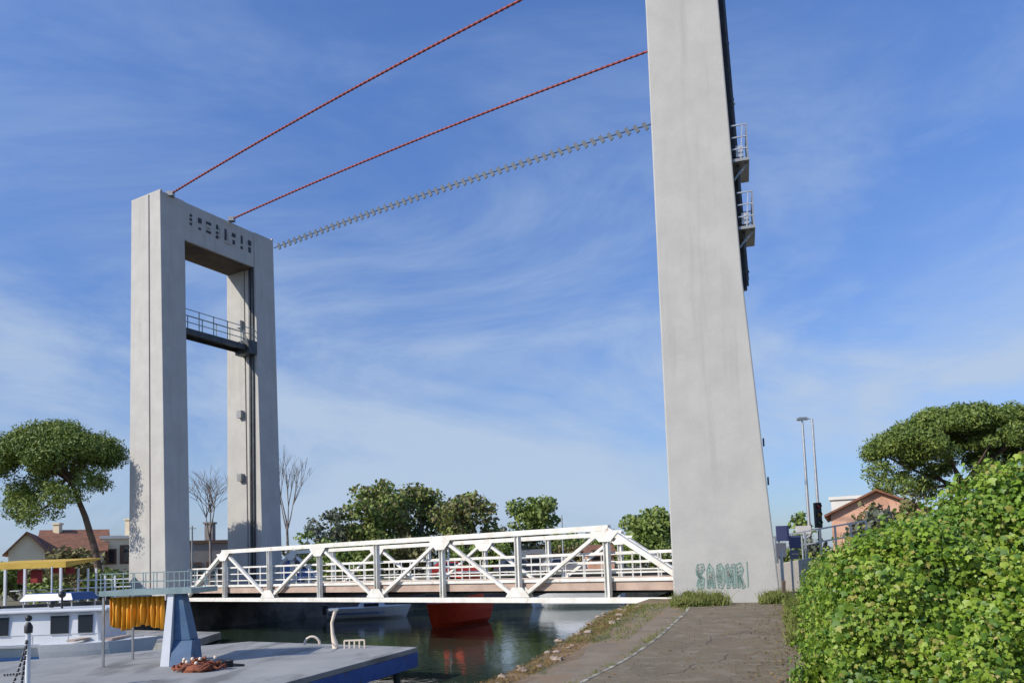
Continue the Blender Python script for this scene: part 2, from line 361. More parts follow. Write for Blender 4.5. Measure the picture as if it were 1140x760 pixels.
tag(b.build('quay_wall', 'concrete_dark'), 'dark stained quay wall along the far side of the canal below the left tower', 'quay wall')
b = MB(); b.add([(-3000, -600, WATER_Z), (3000, -600, WATER_Z), (3000, 200, WATER_Z), (-3000, 200, WATER_Z)], [(0, 1, 2, 3)])
struct(b.build('water', 'water'))
# path edges read off the ground: left edge, painted line, right edge
def edge(pxs, ylist):
    tab = sorted([(p.x, p.y) for p in pxs], key=lambda q: q[1])
    res = []
    for y in ylist:
        if y <= tab[0][1]: (x0, y0), (x1, y1) = tab[0], tab[1]
        elif y >= tab[-1][1]: (x0, y0), (x1, y1) = tab[-2], tab[-1]
        else: (x0, y0), (x1, y1) = next((a, c) for a, c in zip(tab, tab[1:]) if a[1] <= y <= c[1])
        res.append(x0 + (x1 - x0) * (y - y0) / (y1 - y0))
    return res
ys = [0, 4, 8] + [10 + .5 * i for i in range(20)] + [19.75]
ys = sorted(set(y for y in ys if y <= 19.5))
lineE = [Vector((-1.1, 5, 0)), Vector((.86, 10.46, 0)), at(735, 705, 14.6), at(762, 690, 17.2), Vector((4.3, 19.5, 0))]
rightE = [Vector((1.9, 5, 0)), Vector((3.45, 9.7, 0)), at(882, 700, 15.5), Vector((6.9, 19.5, 0))]
LX = edge(lineE, ys); RX = edge(rightE, ys)
b = MB(); vs = []
for y, l_, r_ in zip(ys, LX, RX): vs += [(l_ - .02, y, gh(y) + .012), (r_ + .15, y, gh(y) + .012)]
b.add(vs, [(2 * i, 2 * i + 1, 2 * i + 3, 2 * i + 2) for i in range(len(ys) - 1)]); struct(b.build('path', 'asphalt'))
b = MB(); vs = []
for y, l_ in zip(ys, LX): vs += [(l_, y, gh(y) + .018), (l_ + .07, y, gh(y) + .018)]
b.add(vs, [(2 * i, 2 * i + 1, 2 * i + 3, 2 * i + 2) for i in range(len(ys) - 1)]); struct(b.build('edge_line', 'line'))
b = MB(); vs = []
for i, (y, l_) in enumerate(zip(ys, LX)):
    e = interp(BANK, y); vs += [(e + .42 * (l_ - e) + .1 * math.sin(i * 1.7), y, gh(y) + .008), (l_ + .01, y, gh(y) + .008)]
b.add(vs, [(2 * i, 2 * i + 1, 2 * i + 3, 2 * i + 2) for i in range(len(ys) - 1)]); struct(b.build('verge', 'dirt_strip'))

# ------------------------------------------------------------------ bridge towers
TOPZ = 20.83
def frame(o, a, p):
    o = Vector(o); a = Vector((*a, 0)); p = Vector((*p, 0)); Z = Vector((0, 0, 1))
    return lambda u, v, z: o + a * u + p * v + Z * z - Vector((0, 0, o.z))
def loft(b, T, rows):                     # rows: (z, u0, u1, v0, v1)
    for (z0, a0, a1, c0, c1), (z1, b0, b1, d0, d1) in zip(rows, rows[1:]):
        q = [T(a0, c0, z0), T(a1, c0, z0), T(a1, c1, z0), T(a0, c1, z0)]; w_ = [T(b0, d0, z1), T(b1, d0, z1), T(b1, d1, z1), T(b0, d1, z1)]
        b.add(q + w_, [(0, 1, 5, 4), (1, 2, 6, 5), (2, 3, 7, 6), (3, 0, 4, 7)])
    b.add([T(rows[0][1], rows[0][3], rows[0][0]), T(rows[0][2], rows[0][3], rows[0][0]), T(rows[0][2], rows[0][4], rows[0][0]), T(rows[0][1], rows[0][4], rows[0][0])], [(0, 1, 2, 3)])
    e = rows[-1]; b.add([T(e[1], e[3], e[0]), T(e[2], e[3], e[0]), T(e[2], e[4], e[0]), T(e[1], e[4], e[0])], [(0, 1, 2, 3)])
A = Vector((-17.22, 38, 0)); B_ = Vector((-13.52, 44.54, 0)); pv = (B_ - A).normalized(); W = (B_ - A).length
TL = frame(A, (pv.y, -pv.x), (pv.x, pv.y))
tl = thing('bridge_tower', 'grey concrete portal tower across the canal, with inscription on its lintel', 'bridge tower', TL(-1.1, W / 2, .3))
LEGW = 1.42
def left_leg(v0):
    b = MB()
    loft(b, TL, [(.3, -.62, .5, v0, v0 + LEGW), (TOPZ, -.84, 0, v0, v0 + LEGW)])          # water-side block
    loft(b, TL, [(.3, -2.35, -.70, v0, v0 + LEGW), (TOPZ, -2.3, -.92, v0, v0 + LEGW)])    # bank-side block
    loft(b, TL, [(.3, -.74, -.60, v0 + .12, v0 + LEGW - .12), (TOPZ - .2, -.94, -.82, v0 + .12, v0 + LEGW - .12)])  # recessed joint
    lg = b.build('leg', 'concrete', tl, .03)
    d = MB(); d.tube([TL(-.66, v0 + .08, .4), TL(-.88, v0 + .08, TOPZ - .4)], .035, 6); d.build('drainpipe', 'rust', lg)
    return lg
left_leg(0); left_leg(W - LEGW)
b = MB(); LB = TOPZ - 2.05
loft(b, TL, [(LB, -2.28, -.03, LEGW, W - LEGW), (TOPZ - .02, -2.28, -.03, LEGW, W - LEGW)]); lint = b.build('lintel', 'concrete', tl, .02)
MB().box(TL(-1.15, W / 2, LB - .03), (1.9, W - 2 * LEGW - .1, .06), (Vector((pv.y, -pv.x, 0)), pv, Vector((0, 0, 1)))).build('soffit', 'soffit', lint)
b = MB()
for q in (0.02, W - .1): b.box(TL(-1.15, q + .04, TOPZ + .04), (2.34, .09, .08), (Vector((pv.y, -pv.x, 0)), pv, Vector((0, 0, 1))))
b.build('coping', 'concrete_pale', lint)
# inscription: dark and pale raised marks on the water side of the lintel
AX = (Vector((pv.y, -pv.x, 0)), pv, Vector((0, 0, 1)))
for mt, marks in (('ink', [(0, .32, .13, .11), (0, .1, .13, .11), (0, -.14, .12, .12), (1, .24, .2, .26), (1, -.2, .13, .1), (2, .3, .3, .12), (2, -.18, .28, .12), (2, .06, .12, .08),
                           (3, .3, .12, .24), (3, -.02, .14, .11), (3, -.26, .14, .16), (4, .08, .11, .62), (5, .24, .24, .2), (5, -.16, .14, .24), (6, .18, .1, .44), (6, -.28, .14, .14), (7, .18, .2, .28), (7, -.22, .15, .3)]),
                  ('concrete_pale', [(3.32, .05, .06, .55), (4.34, -.02, .07, .6), (4.3, -.34, .42, .09), (2, .06, .3, .07)])):
    for i, dz, ww, hh in marks:
        MB().box(TL(-.015, LEGW + .42 + i * .56, LB + 1.12 + dz), (.05 if mt == 'ink' else .07, ww, hh), AX).build('inscription_mark', mt, lint)
# guide rails on the far leg and junction boxes on it
b = MB()
for u in (-.35, -.12): b.bar(TL(u, W - LEGW - .06, .4), TL(u, W - LEGW - .06, LB), .07, .12, up=(pv.y, -pv.x, 0))
b.build('guide_rail', 'dark_steel', tl)
b = MB()
for u in (-.35, -.1): b.bar(TL(u + .3, LEGW + .05, .4), TL(u, LEGW + .05, LB), .07, .1, up=(pv.y, -pv.x, 0))
b.build('guide_rail', 'dark_steel', tl)
for z in (15.6, 10.4, 6.8):
    MB().box(TL(-1.1, W - LEGW - .12, z), (.35, .24, .42), AX).build('junction_box', 'grey_steel', tl)
# gangway between the legs
GZ = 14.1
def walk(tower, T, v0, v1, u, z, ax, name='gangway'):
    b = MB(); b.box(T(u, (v0 + v1) / 2, z), (.95, v1 - v0, .1), ax)
    for s in (-.44, .44): b.box(T(u + s, (v0 + v1) / 2, z - .14), (.07, v1 - v0 - .01, .2), ax)
    g = b.build(name, 'dark_steel', tower); r = MB(); nn = max(2, int((v1 - v0) / .9))
    for s in (-.45, .45):
        for hz in (.38, .72, 1.05): r.bar(T(u + s, v0, z + hz), T(u + s, v1, z + hz), .035)
        for i in range(nn + 1):
            v = v0 + .03 + (v1 - v0 - .06) * i / nn; r.bar(T(u + s, v, z + .05), T(u + s, v, z + 1.08), .04)
    r.build('railing', 'teal_steel', g); return g
walk(tl, TL, LEGW, W - LEGW, -.5, GZ, AX)
MB().box(TL(-.4, W - LEGW - .3, GZ - .05), (1.1, .6, .75), AX).build('machine_housing', 'dark_steel', tl)

# right tower
PR = Vector((.28, .96, 0)).normalized(); ar = (PR.y, -PR.x)
o0 = at(750, 665, 20.25)
TR = frame((o0.x, o0.y, 0), ar, (PR.x, PR.y)); AXR = (Vector((ar[0], ar[1], 0)), PR, Vector((0, 0, 1)))
tr = thing('bridge_tower', 'tall grey concrete tower beside the end of the path, graffiti near its foot', 'bridge tower', TR(1.2, 4, .3))
WR, LR = 9.6, 1.6
def right_leg(v0):
    b = MB(); v1 = v0 + LR
    loft(b, TR, [(.1, 0, 2.62, v0, v1), (8.6, .02, 2.16, v0, v1), (TOPZ, .08, 1.86, v0, v1)])
    return b.build('leg', 'concrete', tr, .035)
rl = right_leg(0); right_leg(WR - LR)
b = MB(); loft(b, TR, [(LB, .1, 1.84, LR, WR - LR), (TOPZ - .02, .1, 1.84, LR, WR - LR)]); b.build('lintel', 'concrete', tr, .02)
def ubank(z): return 2.16 + (1.86 - 2.16) * (z - 8.6) / (TOPZ - 8.6) if z > 8.6 else 2.62 + (2.16 - 2.62) * (z - .1) / 8.5
# ladder with cage rails up the bank side
b = MB()
for dv in (.35, .8): b.bar(TR(ubank(8.7) + .14, dv, 8.7), TR(ubank(20.6) + .16, dv, 20.6), .06, .09, up=PR)
z = 8.9
while z < 20.5: b.bar(TR(ubank(z) + .14, .35, z), TR(ubank(z) + .14, .8, z), .03); z += .3
for z in np.arange(9, 20.6, 1.6): b.bar(TR(ubank(z) - .02, .58, z), TR(ubank(z) + .2, .58, z), .05)
b.build('ladder', 'dark_steel', tr)
MB().bar(TR(ubank(8.7) + .07, 1.15, 8.7), TR(ubank(20.6) + .09, 1.15, 20.6), .12, .16, up=PR).build('cable_tray', 'dark_steel', tr)
for py in (188, 262):
    z = at(818, py, 20.2).z; u = ubank(z)
    b = MB(); b.box(TR(u + .22, .75, z), (.42, 1.3, .08), AXR)
    b.bar(TR(u + .02, .3, z - .45), TR(u + .38, .3, z - .05), .05); g = b.build('access_platform', 'grey_steel', tr)
    r = MB()
    for v in (.12, .75, 1.38):
        r.bar(TR(u + .4, v, z), TR(u + .4, v, z + .95), .035)
    for v in (.12, 1.38):
        for hz in (.3, .62, .95): r.bar(TR(u + .02, v, z + hz), TR(u + .4, v, z + hz), .03)
        r.bar(TR(u + .22, v, z), TR(u + .3, v, z + .95), .03)
    for hz in (.3, .62, .95): r.bar(TR(u + .4, .12, z + hz), TR(u + .4, 1.38, z + hz), .03)
    r.build('railing', 'galv', g)
    MB().box(TR(u + .2, .3, z + .28), (.18, .2, .3), AXR).build('control_box', 'galv', g)
# small wall boxes low on the bank side edge
for z in (4.4, 3.4): MB().box(TR(ubank(z) + .05, .3, z), (.04, .10, .2), AXR).build('junction_box', 'dark_steel', tr)
# graffiti: bubble letters sprayed low on the leg
def onface(px, py):                       # point on the face seen at that pixel (face plane through TR(0,0), normal PR)
    d = ray(px, py); p0 = TR(0, 0, 0); n_ = PR; t = (p0 - Vector((0, 0, EYE))).dot(n_) / d.dot(n_); P = Vector((0, 0, EYE)) + d * t
    return (P - p0).dot(AXR[0]), P.z
def stroke(b, pts, wd, off):
    P = [TR(u, -off, z) for u, z in pts]
    for p, q in zip(P, P[1:]):
        d = (q - p).normalized(); s = d.cross(PR) * wd / 2; e = d * wd * .3
        b.add([p - e - s, q + e - s, q + e + s, p - e + s], [(0, 1, 2, 3)])
(u_a, z_a), (u_b, z_b) = onface(775, 657), onface(826, 626)
du, dz = u_b - u_a, z_b - z_a
letters = [[(.02, .78), (.06, .98), (.18, 1), (.2, .8), (.1, .62), (.19, .42), (.16, .1), (.05, .06), (.02, .2), (.1, .36), (.03, .6), (.02, .78)],
           [(.24, .1), (.25, .75), (.31, 1), (.39, .8), (.41, .1), (.36, .08), (.34, .4), (.3, .38), (.29, .08), (.24, .1)],
           [(.44, .5), (.47, .92), (.55, 1), (.61, .8), (.62, .3), (.56, .06), (.48, .1), (.44, .5)], [(.5, .5), (.53, .76), (.56, .5), (.53, .26), (.5, .5)],
           [(.66, .06), (.65, .9), (.7, .98), (.77, .5), (.78, .95), (.84, .96), (.84, .1), (.79, .06), (.72, .5), (.71, .08), (.66, .06)],
           [(.88, .08), (.87, .92), (.96, 1), (1.02, .75), (.96, .52), (1.04, .1), (.98, .04), (.93, .42), (.92, .08), (.88, .08)]]
g1 = MB(); g2 = MB()
for lt in letters:
    cx = sum(p[0] for p in lt) / len(lt); cy = sum(p[1] for p in lt) / len(lt)
    pts = [(u_a + p[0] * du, z_a + p[1] * dz) for p in lt]
    stroke(g2, pts, .028, .008)
    for k in (.25, .5, .75): stroke(g1, [(u_a + (cx + (p[0] - cx) * k) * du, z_a + (cy + (p[1] - cy) * k) * dz) for p in lt], .055, .005)
stroke(g2, [(u_a + 1.1 * du, z_a + 1.02 * dz), (u_a + 1.1 * du, z_a + .1 * dz)], .03, .008)
stroke(g2, [(u_a + .14 * du, z_a - .2 * dz), (u_a + .1 * du, z_a + .25 * dz)], .03, .008)
g1.build('graffiti_fill', 'mint', rl); g2.build('graffiti', 'mint_dark', rl)

# ------------------------------------------------------------------ bridge span
P0 = Vector((-16.16, 38.47, .28)); PV = Vector((2.715, -2.067, .004)); CR = Vector((1.3, 6.5, 0)); HT = 2.2
NB = 8
sp = thing('bridge_span', 'white painted steel truss lift span over the canal between the two towers', 'bridge', P0 + PV * 4 + CR * .5)
along = PV.normalized(); crn = along.cross(Vector((0, 0, 1))).normalized()
def truss(org, label):
    nb = [org + PV * i for i in range(NB + 1)]; ntp = [p + Vector((0, 0, HT)) for p in nb]
    t = MB(); t.bar(nb[0] - along * .1, nb[-1] + along * .05, .2, .17); root = t.build('truss', 'white_steel', sp); root['label'] = label
    MB().bar(ntp[1] - along * .12, ntp[7] + along * .12, .2, .17).build('top_chord', 'white_steel', root)
    m = MB(); m.bar(nb[0], ntp[1], .18, .15); m.build('end_post', 'white_steel', root)
    m = MB(); m.bar(ntp[7], nb[8], .18, .15); m.build('end_post', 'white_steel', root)
    for i in range(1, 8):
        m = MB(); p, q = nb[i] + Vector((0, 0, .085)), ntp[i] - Vector((0, 0, .085)); c_, h_ = (p + q) / 2, (q - p).length
        for s in (-.075, .075): m.box(c_ + along * s, (.02, .17, h_), (along, crn, Vector((0, 0, 1))))
        m.box(c_, (.13, .02, h_), (along, crn, Vector((0, 0, 1)))); m.build('vertical', 'white_steel', root)
    for i in range(1, 7):
        p, q = (ntp[i], nb[i + 1]) if i % 2 else (nb[i], ntp[i + 1])
        MB().bar(p, q, .13, .11).build('diagonal', 'white_steel', root)
    for i in range(1, 8):
        m = MB(); top = i % 2 == 1; c_ = ntp[i] if top else nb[i]; sg = -1 if top else 1
        for s in (-.112, .112):
            m.extrude([(-.5, .09 * sg), (.5, .09 * sg), (.44, -.02 * sg + .2 * sg), (.2, .42 * sg), (-.2, .42 * sg), (-.44, .18 * sg)], c_ + crn * s - crn * .006, along, (0, 0, 1), crn, .012)
        m.build('gusset', 'white_steel', root)
truss(P0, 'truss along the near side of the deck'); truss(P0 + CR, 'truss along the far side of the deck')
# deck between the trusses
DZ = .72
dk = MB(); c0 = CR.normalized() * .22
q = [P0 + c0, P0 + PV * NB + c0, P0 + PV * NB + CR - c0, P0 + CR - c0]
dk.hexa([(p.x, p.y, DZ - .1) for p in q], [(p.x, p.y, DZ) for p in q]); deck = dk.build('deck', 'roadtop', sp)
b = MB()
for i in range(NB + 1):
    p = P0 + PV * i; b.bar(p + c0 * .6 + Vector((0, 0, .12)), p + CR - c0 * .6 + Vector((0, 0, .12)), .14, .3)
for k_ in (.2, .4, .6, .8): b.bar(P0 + CR * k_ + Vector((0, 0, .28)), P0 + PV * NB + CR * k_ + Vector((0, 0, .28)), .1, .2)
b.build('floor_beam', 'dark_steel', sp)
for c_, s in ((c0, 1), (CR - c0, -1)):
    e = MB(); e.bar(P0 + c_ + Vector((0, 0, .42)), P0 + PV * NB + c_ + Vector((0, 0, .42)), .09, .26)
    e.build('edge_beam', 'deckwood', deck)
    r = MB(); s0 = P0 + c_; s0.z = DZ; s1 = P0 + PV * NB + c_; s1.z = DZ
    for hz, tk in ((.10, .09), (.42, .045), (.72, .045), (1.02, .07)): r.bar(s0 + Vector((0, 0, hz)), s1 + Vector((0, 0, hz)), .05, tk)
    for i in range(33):
        p = s0.lerp(s1, i / 32); r.bar(p, p + Vector((0, 0, 1.02)), .045)
    r.build('railing', 'white_steel', sp)
# walkway strip along the near truss, inside
e = MB(); e.bar(P0 + c0 * .6 + Vector((0, 0, .62)), P0 + PV * NB + c0 * .6 + Vector((0, 0, .62)), .06, .1); e.build('kerb_rail', 'white_steel', sp)

# ------------------------------------------------------------------ overhead cables
def tl_top(px, py): p = atz(px, py, TOPZ + .05); return p
def arch(a, b, k, n=60): return [a.lerp(b, i / n) + Vector((0, 0, k * 4 * (i / n) * (1 - i / n))) for i in range(n + 1)]
ends = [(tl_top(190, 216), atz(590, 0, TOPZ + .05), None), (tl_top(258, 244), atz(722, 60, TOPZ + .05), None), (tl_top(305, 276), atz(730, 139, TOPZ + .05), None)]
labs = ['red overhead cable nearest the camera, highest of the two red ones', 'red overhead cable in the middle, running below the other red one']
for i in range(2):
    a, c_, _ = ends[i]; d = (c_ - a); c_ = a + d * (1.22 if i == 0 else 1.12); c_.z = TOPZ + .05
    pts = arch(a, c_, .28, 80); t = thing('overhead_cable', labs[i], 'cable', a, 'red cables between the tower tops')
    b = MB(); b.tube(pts, .042, 6); b.build('strand', 'redcable', t)
    b = MB(); n_ = 110; pp = arch(a, c_, .28, n_)
    for k_ in range(n_): b.tube([pp[k_].lerp(pp[k_ + 1], .1), pp[k_].lerp(pp[k_ + 1], .5)], .054, 6)
    q_ = b.build('clamp', 'darkcable', t); q_['kind'] = 'stuff'
    MB().box(pts[0] + Vector((0, 0, -.02)), (.3, .3, .22)).build('bracket', 'grey_steel', t)
a, c_, _ = ends[2]; c_ = a + (c_ - a) * 1.14; c_.z = TOPZ
t = thing('overhead_chain', 'blue grey chain of slanting links hung between the tower tops', 'cable', a)
b = MB(); pts = arch(a, c_, .3, 80); b.tube(pts, .03, 6); b.build('carrier_rope', 'bluegrey', t)
b = MB(); pts = arch(a, c_, .3, 64); dd = (c_ - a).normalized()
for p in pts[1:]:
    b.bar(p + Vector((0, 0, .16)) - dd * .10, p - Vector((0, 0, .20)) + dd * .10, .05, .17, up=(0, 0, 1))
q_ = b.build('link', 'bluegrey', t)

# ------------------------------------------------------------------ left foreground: pontoon and what stands on it
DT = -.5
poly = [(-2.53, 20.15), (-7.9, 23.4), (-10.9, 21.2), (-13.3, 20.0), (-22, 15), (-22, 4), (-7.6, 4), (-4.35, 14.65)]
t = thing('pontoon', 'pale grey concrete pontoon with a blue painted edge in the left foreground', 'pontoon', (-9, 14, -1.3))
MB().prism(poly, DT - .12, DT).build('deck', 'deck_grey', t, .012)
b = MB(); inn = [(x * .995 - .04, y * .995) for x, y in poly]; b.prism(poly[:1] + poly[1:], DT - .48, DT - .122); b.build('fascia', 'blue_edge', t)
for x, y in ((-2.95, 19.3), (-4.6, 14.2), (-8.2, 22.6), (-3.6, 17.0)):
    b = MB(); b.tube([(x, y, -2.4), (x, y, DT - .44)], .09, 8); b.build('pile', 'boat_dark', t)
# second low pontoon behind
pp = [atz(118, 700, -.95), atz(246, 703, -.95), atz(205, 716, -.95), atz(118, 714, -.95)]
b = MB(); b.prism([(p.x, p.y) for p in pp], -1.25, -.95); tag(b.build('pontoon', 'deck_grey', None, .02), 'low pale pontoon afloat behind the blue pillar', 'pontoon')
# raised platform with railing
def X(px, Y): return at(px, 660, Y).x
YP = 18.1; x0, x1 = X(110, YP), X(213, YP) ; pz = at(160, 659, YP).z
t = thing('viewing_platform', 'raised steel platform with teal railing above the orange tarp', 'platform', ((x0 + x1) / 2, YP + .8, DT))
MB().box(((x0 + x1) / 2, YP + .8, pz), (x1 - x0, 1.6, .12)).build('floor', 'teal_steel', t)
b = MB()
for y in (YP + .03, YP + 1.55):
    b.bar((x0, y, pz + .45), (x1, y, pz + .45), .02); b.bar((x0, y, pz + .24), (x1, y, pz + .24), .015)
    for i in range(9): x = x0 + .03 + (x1 - x0 - .06) * i / 8; b.bar((x, y, pz), (x, y, pz + .45), .018)
for x in (x0 + .03, x1 - .03): b.bar((x, YP, pz + .45), (x, YP + 1.55, pz + .45), .02)
b.build('railing', 'teal_steel', t)
for x in (x0 + .06,):
    for y in (YP + .1, YP + 1.5): MB().bar((x, y, DT), (x, y, pz - .063), .045).build('post', 'grey_steel', t)
# blue pillar with a white strip
b = MB(); Yq = 17.8; g = lambda px, py: at(px, py, Yq)
p = [g(186, 741), g(214, 741), g(209, 716), g(190, 668), g(183, 668)]; 
f0 = [at(176, 741, Yq).x, at(213, 741, Yq).x]
zt = pz - .063
b.hexa([(X(188, Yq), Yq, DT), (X(212, Yq), Yq, DT), (X(212, Yq), Yq + .7, DT), (X(188, Yq), Yq + .7, DT)],
       [(X(186, Yq), Yq + .32, DT + .55), (X(208, Yq), Yq + .32, DT + .55), (X(208, Yq), Yq + .75, DT + .55), (X(186, Yq), Yq + .75, DT + .55)])
b.hexa([(X(186, Yq), Yq + .321, DT + .551), (X(206, Yq), Yq + .321, DT + .551), (X(206, Yq), Yq + .75, DT + .551), (X(186, Yq), Yq + .75, DT + .551)],
       [(X(186, Yq), Yq + .42, zt), (X(194, Yq), Yq + .42, zt), (X(194, Yq), Yq + .75, zt), (X(186, Yq), Yq + .75, zt)])
pl = thing('support_pillar', 'blue wedge-shaped pillar with a white strip standing on the pontoon', 'pillar', (X(198, Yq), Yq + .4, DT))
b.build('shaft', 'blue_pillar', pl, .015)
b = MB(); b.hexa([(X(176, Yq), Yq + .1, DT), (X(186, Yq), Yq + .1, DT), (X(186, Yq), Yq + .4, DT), (X(171, Yq), Yq + .4, DT)],
       [(X(179, Yq), Yq + .36, zt), (X(185.5, Yq), Yq + .36, zt), (X(185.5, Yq), Yq + .6, zt), (X(179, Yq), Yq + .6, zt)]); b.build('strip', 'boat_white', pl)
# orange tarp, folded
b = MB(); n_ = 96; xa, xb = X(116, YP), X(177, YP); zt_, zb = pz - .1, at(140, 699, YP).z; vs = []
for i in range(n_ + 1):
    x = xa + (xb - xa) * i / n_; s = i / n_ * 2 * math.pi
    yy = YP + .25 + .045 * math.sin(s * 11) + .02 * math.sin(s * 4.3); hem = .05 * math.sin(s * 1.5 + 2) + .02 * math.sin(s * 7)
    vs += [(x, yy, zt_), (x, yy + .05 * math.sin(s * 6.1), (zt_ + zb) / 2), (x, yy + .02 * math.cos(s * 11), zb + hem)]
b.add(vs, [f for i in range(n_) for f in ((3 * i, 3 * i + 1, 3 * i + 4, 3 * i + 3), (3 * i + 1, 3 * i + 2, 3 * i + 5, 3 * i + 4))], True)
o = b.build('tarp', 'orange'); sm = o.modifiers.new('thick', 'SOLIDIFY'); sm.thickness = .012
tag(o, 'orange folded tarp hanging below the raised platform', 'tarp')

def hull(b, o, L_, Wd, h, z0, rot=0, flare=.75, bow=1, n=16):
    """boat hull: stern at -L/2, bow at +L/2; rows of stations"""
    c, s = math.cos(rot), math.sin(rot); prof = [(0, 0), (.45, .03), (.82, .30), (.95, .72), (1.0, 1.0)]; vs = []
    for i in range(n + 1):
        t = i / n; wv = Wd / 2 * (.86 + .14 * math.sin(min(1, t * 2) * math.pi / 2)) * (1 - max(0, (t - .5) / .5) ** 2.4) + .01; sheer = h * (1 + .16 * max(0, t - .4))
        for side in (-1, 1):
            for a, q in (prof if side < 0 else prof[::-1]):
                x = -L_ / 2 + L_ * t + (q - 1) * .35 * max(0, t - .7) / .3; y = side * a * wv * (flare + (1 - flare) * q)
                vs.append((o[0] + x * c - y * s, o[1] + x * s + y * c, z0 + q * sheer))
    m = 2 * len(prof)
    fs = [(i * m + k, i * m + k + 1, (i + 1) * m + k + 1, (i + 1) * m + k) for i in range(n) for k in range(m - 1)]
    # prof order: side -1 keel..gunwale then side +1 gunwale..keel ; the gunwale-gunwale span is the deck
    b.add(vs, fs, False); b.add(vs[:m], [tuple(range(m))])
    return b
def rotp(o, rot):
    c, s = math.cos(rot), math.sin(rot); return lambda x, y, z: Vector((o[0] + x * c - y * s, o[1] + x * s + y * c, z))
# cabin cruiser, stern to the right
o = (-15.6, 23.9); rot = R(184); t = thing('cabin_cruiser', 'white cabin cruiser with dark windows and blue stripe moored at the left edge', 'boat', (*o, WATER_Z))
Q = rotp(o, rot)
def sbox(b, Q, x0, x1, y0, y1, z0, z1, tx=0, ty=0):
    return b.hexa([Q(x0, y0, z0), Q(x1, y0, z0), Q(x1, y1, z0), Q(x0, y1, z0)], [Q(x0 + tx, y0 + ty, z1), Q(x1 - tx, y0 + ty, z1), Q(x1 - tx, y1 - ty, z1), Q(x0 + tx, y1 - ty, z1)])
b = MB(); hull(b, o, 7.4, 2.5, 1.05, WATER_Z - .12, rot); b.build('hull', 'boat_white', t)
for sgn in (1, -1): MB().bar(Q(-3.7, sgn * 1.2, WATER_Z + .56), Q(.2, sgn * 1.29, WATER_Z + .6), .03, .1).build('stripe', 'boat_blue', t)
for sgn in (1, -1): MB().bar(Q(-3.7, sgn * 1.22, WATER_Z + .9), Q(.3, sgn * 1.30, WATER_Z + .93), .05, .05).build('rub_rail', 'galv', t)
cz = WATER_Z + .93; rz = at(60, 680, 23.9).z
cb = MB(); sbox(cb, Q, -3.3, 1.2, -.95, .95, cz, rz, .12, .05); cabin = cb.build('cabin', 'boat_white', t, .03)
b = MB(); sbox(b, Q, -3.55, 1.3, -1.08, 1.08, rz, rz + .09); b.build('roof', 'boat_white', t, .03)
for xa_, xb_ in ((-3.08, -2.68), (-2.4, -1.9), (-.7, 1.0)):
    b = MB(); sbox(b, Q, xa_, xb_, .91, .965, cz + .32, rz - .1); w_ = b.build('window', 'glass', cabin)
    b = MB()
    for za in (cz + .3, rz - .08): b.bar(Q(xa_ - .02, .955, za), Q(xb_ + .02, .955, za), .04, .025)
    b.build('frame', 'galv', w_)
b = MB()
for x in (-3.4, -2.5, -1.5, -.3, .9): b.bar(Q(x, 1.15, cz), Q(x, 1.15, cz + .3), .025)
b.bar(Q(-3.4, 1.15, cz + .3), Q(.9, 1.15, cz + .3), .025); b.build('guard_rail', 'galv', t)
b = MB(); b.tube([Q(-1.85, .2, rz + .09), Q(-1.85, .2, rz + .45)], .03, 6); b.ball(Q(-1.85, .2, rz + .5), .11); b.ball(Q(-1.7, .5, rz + .22), .1); b.build('searchlight', 'black', t)
# second boat lying behind the cruiser
o = (at(62, 660, 30).x, 30.2); rot = R(172); t = thing('moored_boat', 'small boat with a dark blue canopy lying behind the white cabin cruiser', 'boat', (*o, WATER_Z)); Q = rotp(o, rot)
b = MB(); hull(b, o, 4.6, 1.8, .95, WATER_Z - .1, rot); b.build('hull', 'boat_white', t)
b = MB(); sbox(b, Q, -1.2, 1.1, -.75, .75, WATER_Z + 2.0, WATER_Z + 2.3, .2, .15); b.build('canopy', 'boat_blue', t, .03)
for x in (-1.05, .95):
    for y in (-.65, .65): MB().bar(Q(x, y, WATER_Z + .7), Q(x, y, WATER_Z + 2.02), .035).build('canopy_pole', 'galv', t)
MB().tube([Q(.3, 0, WATER_Z + .7), Q(.3, 0, 2.0)], .03, 6).build('mast', 'boat_white', t)
# white workboat behind the tarp; shadow below it coloured into the dark lower hull
o = (-12.05, 23.0); rot = R(6); t = thing('dinghy', 'small white open boat with shadow-dark lower hull seen under the orange tarp', 'boat', (*o, WATER_Z)); Q = rotp(o, rot)
b = MB(); hull(b, o, 3.1, 1.3, .75, WATER_Z + .25, rot); b.build('hull', 'boat_white', t)
b = MB(); hull(b, o, 2.95, 1.2, .55, WATER_Z - .2, rot); b.build('bottom', 'boat_dark', t)
b = MB(); b.box(Q(-.6, 0, -.22), (.25, 1.1, .05)); b.box(Q(.4, 0, -.22), (.25, 1.1, .05)); b.build('thwart', 'deckwood', t)
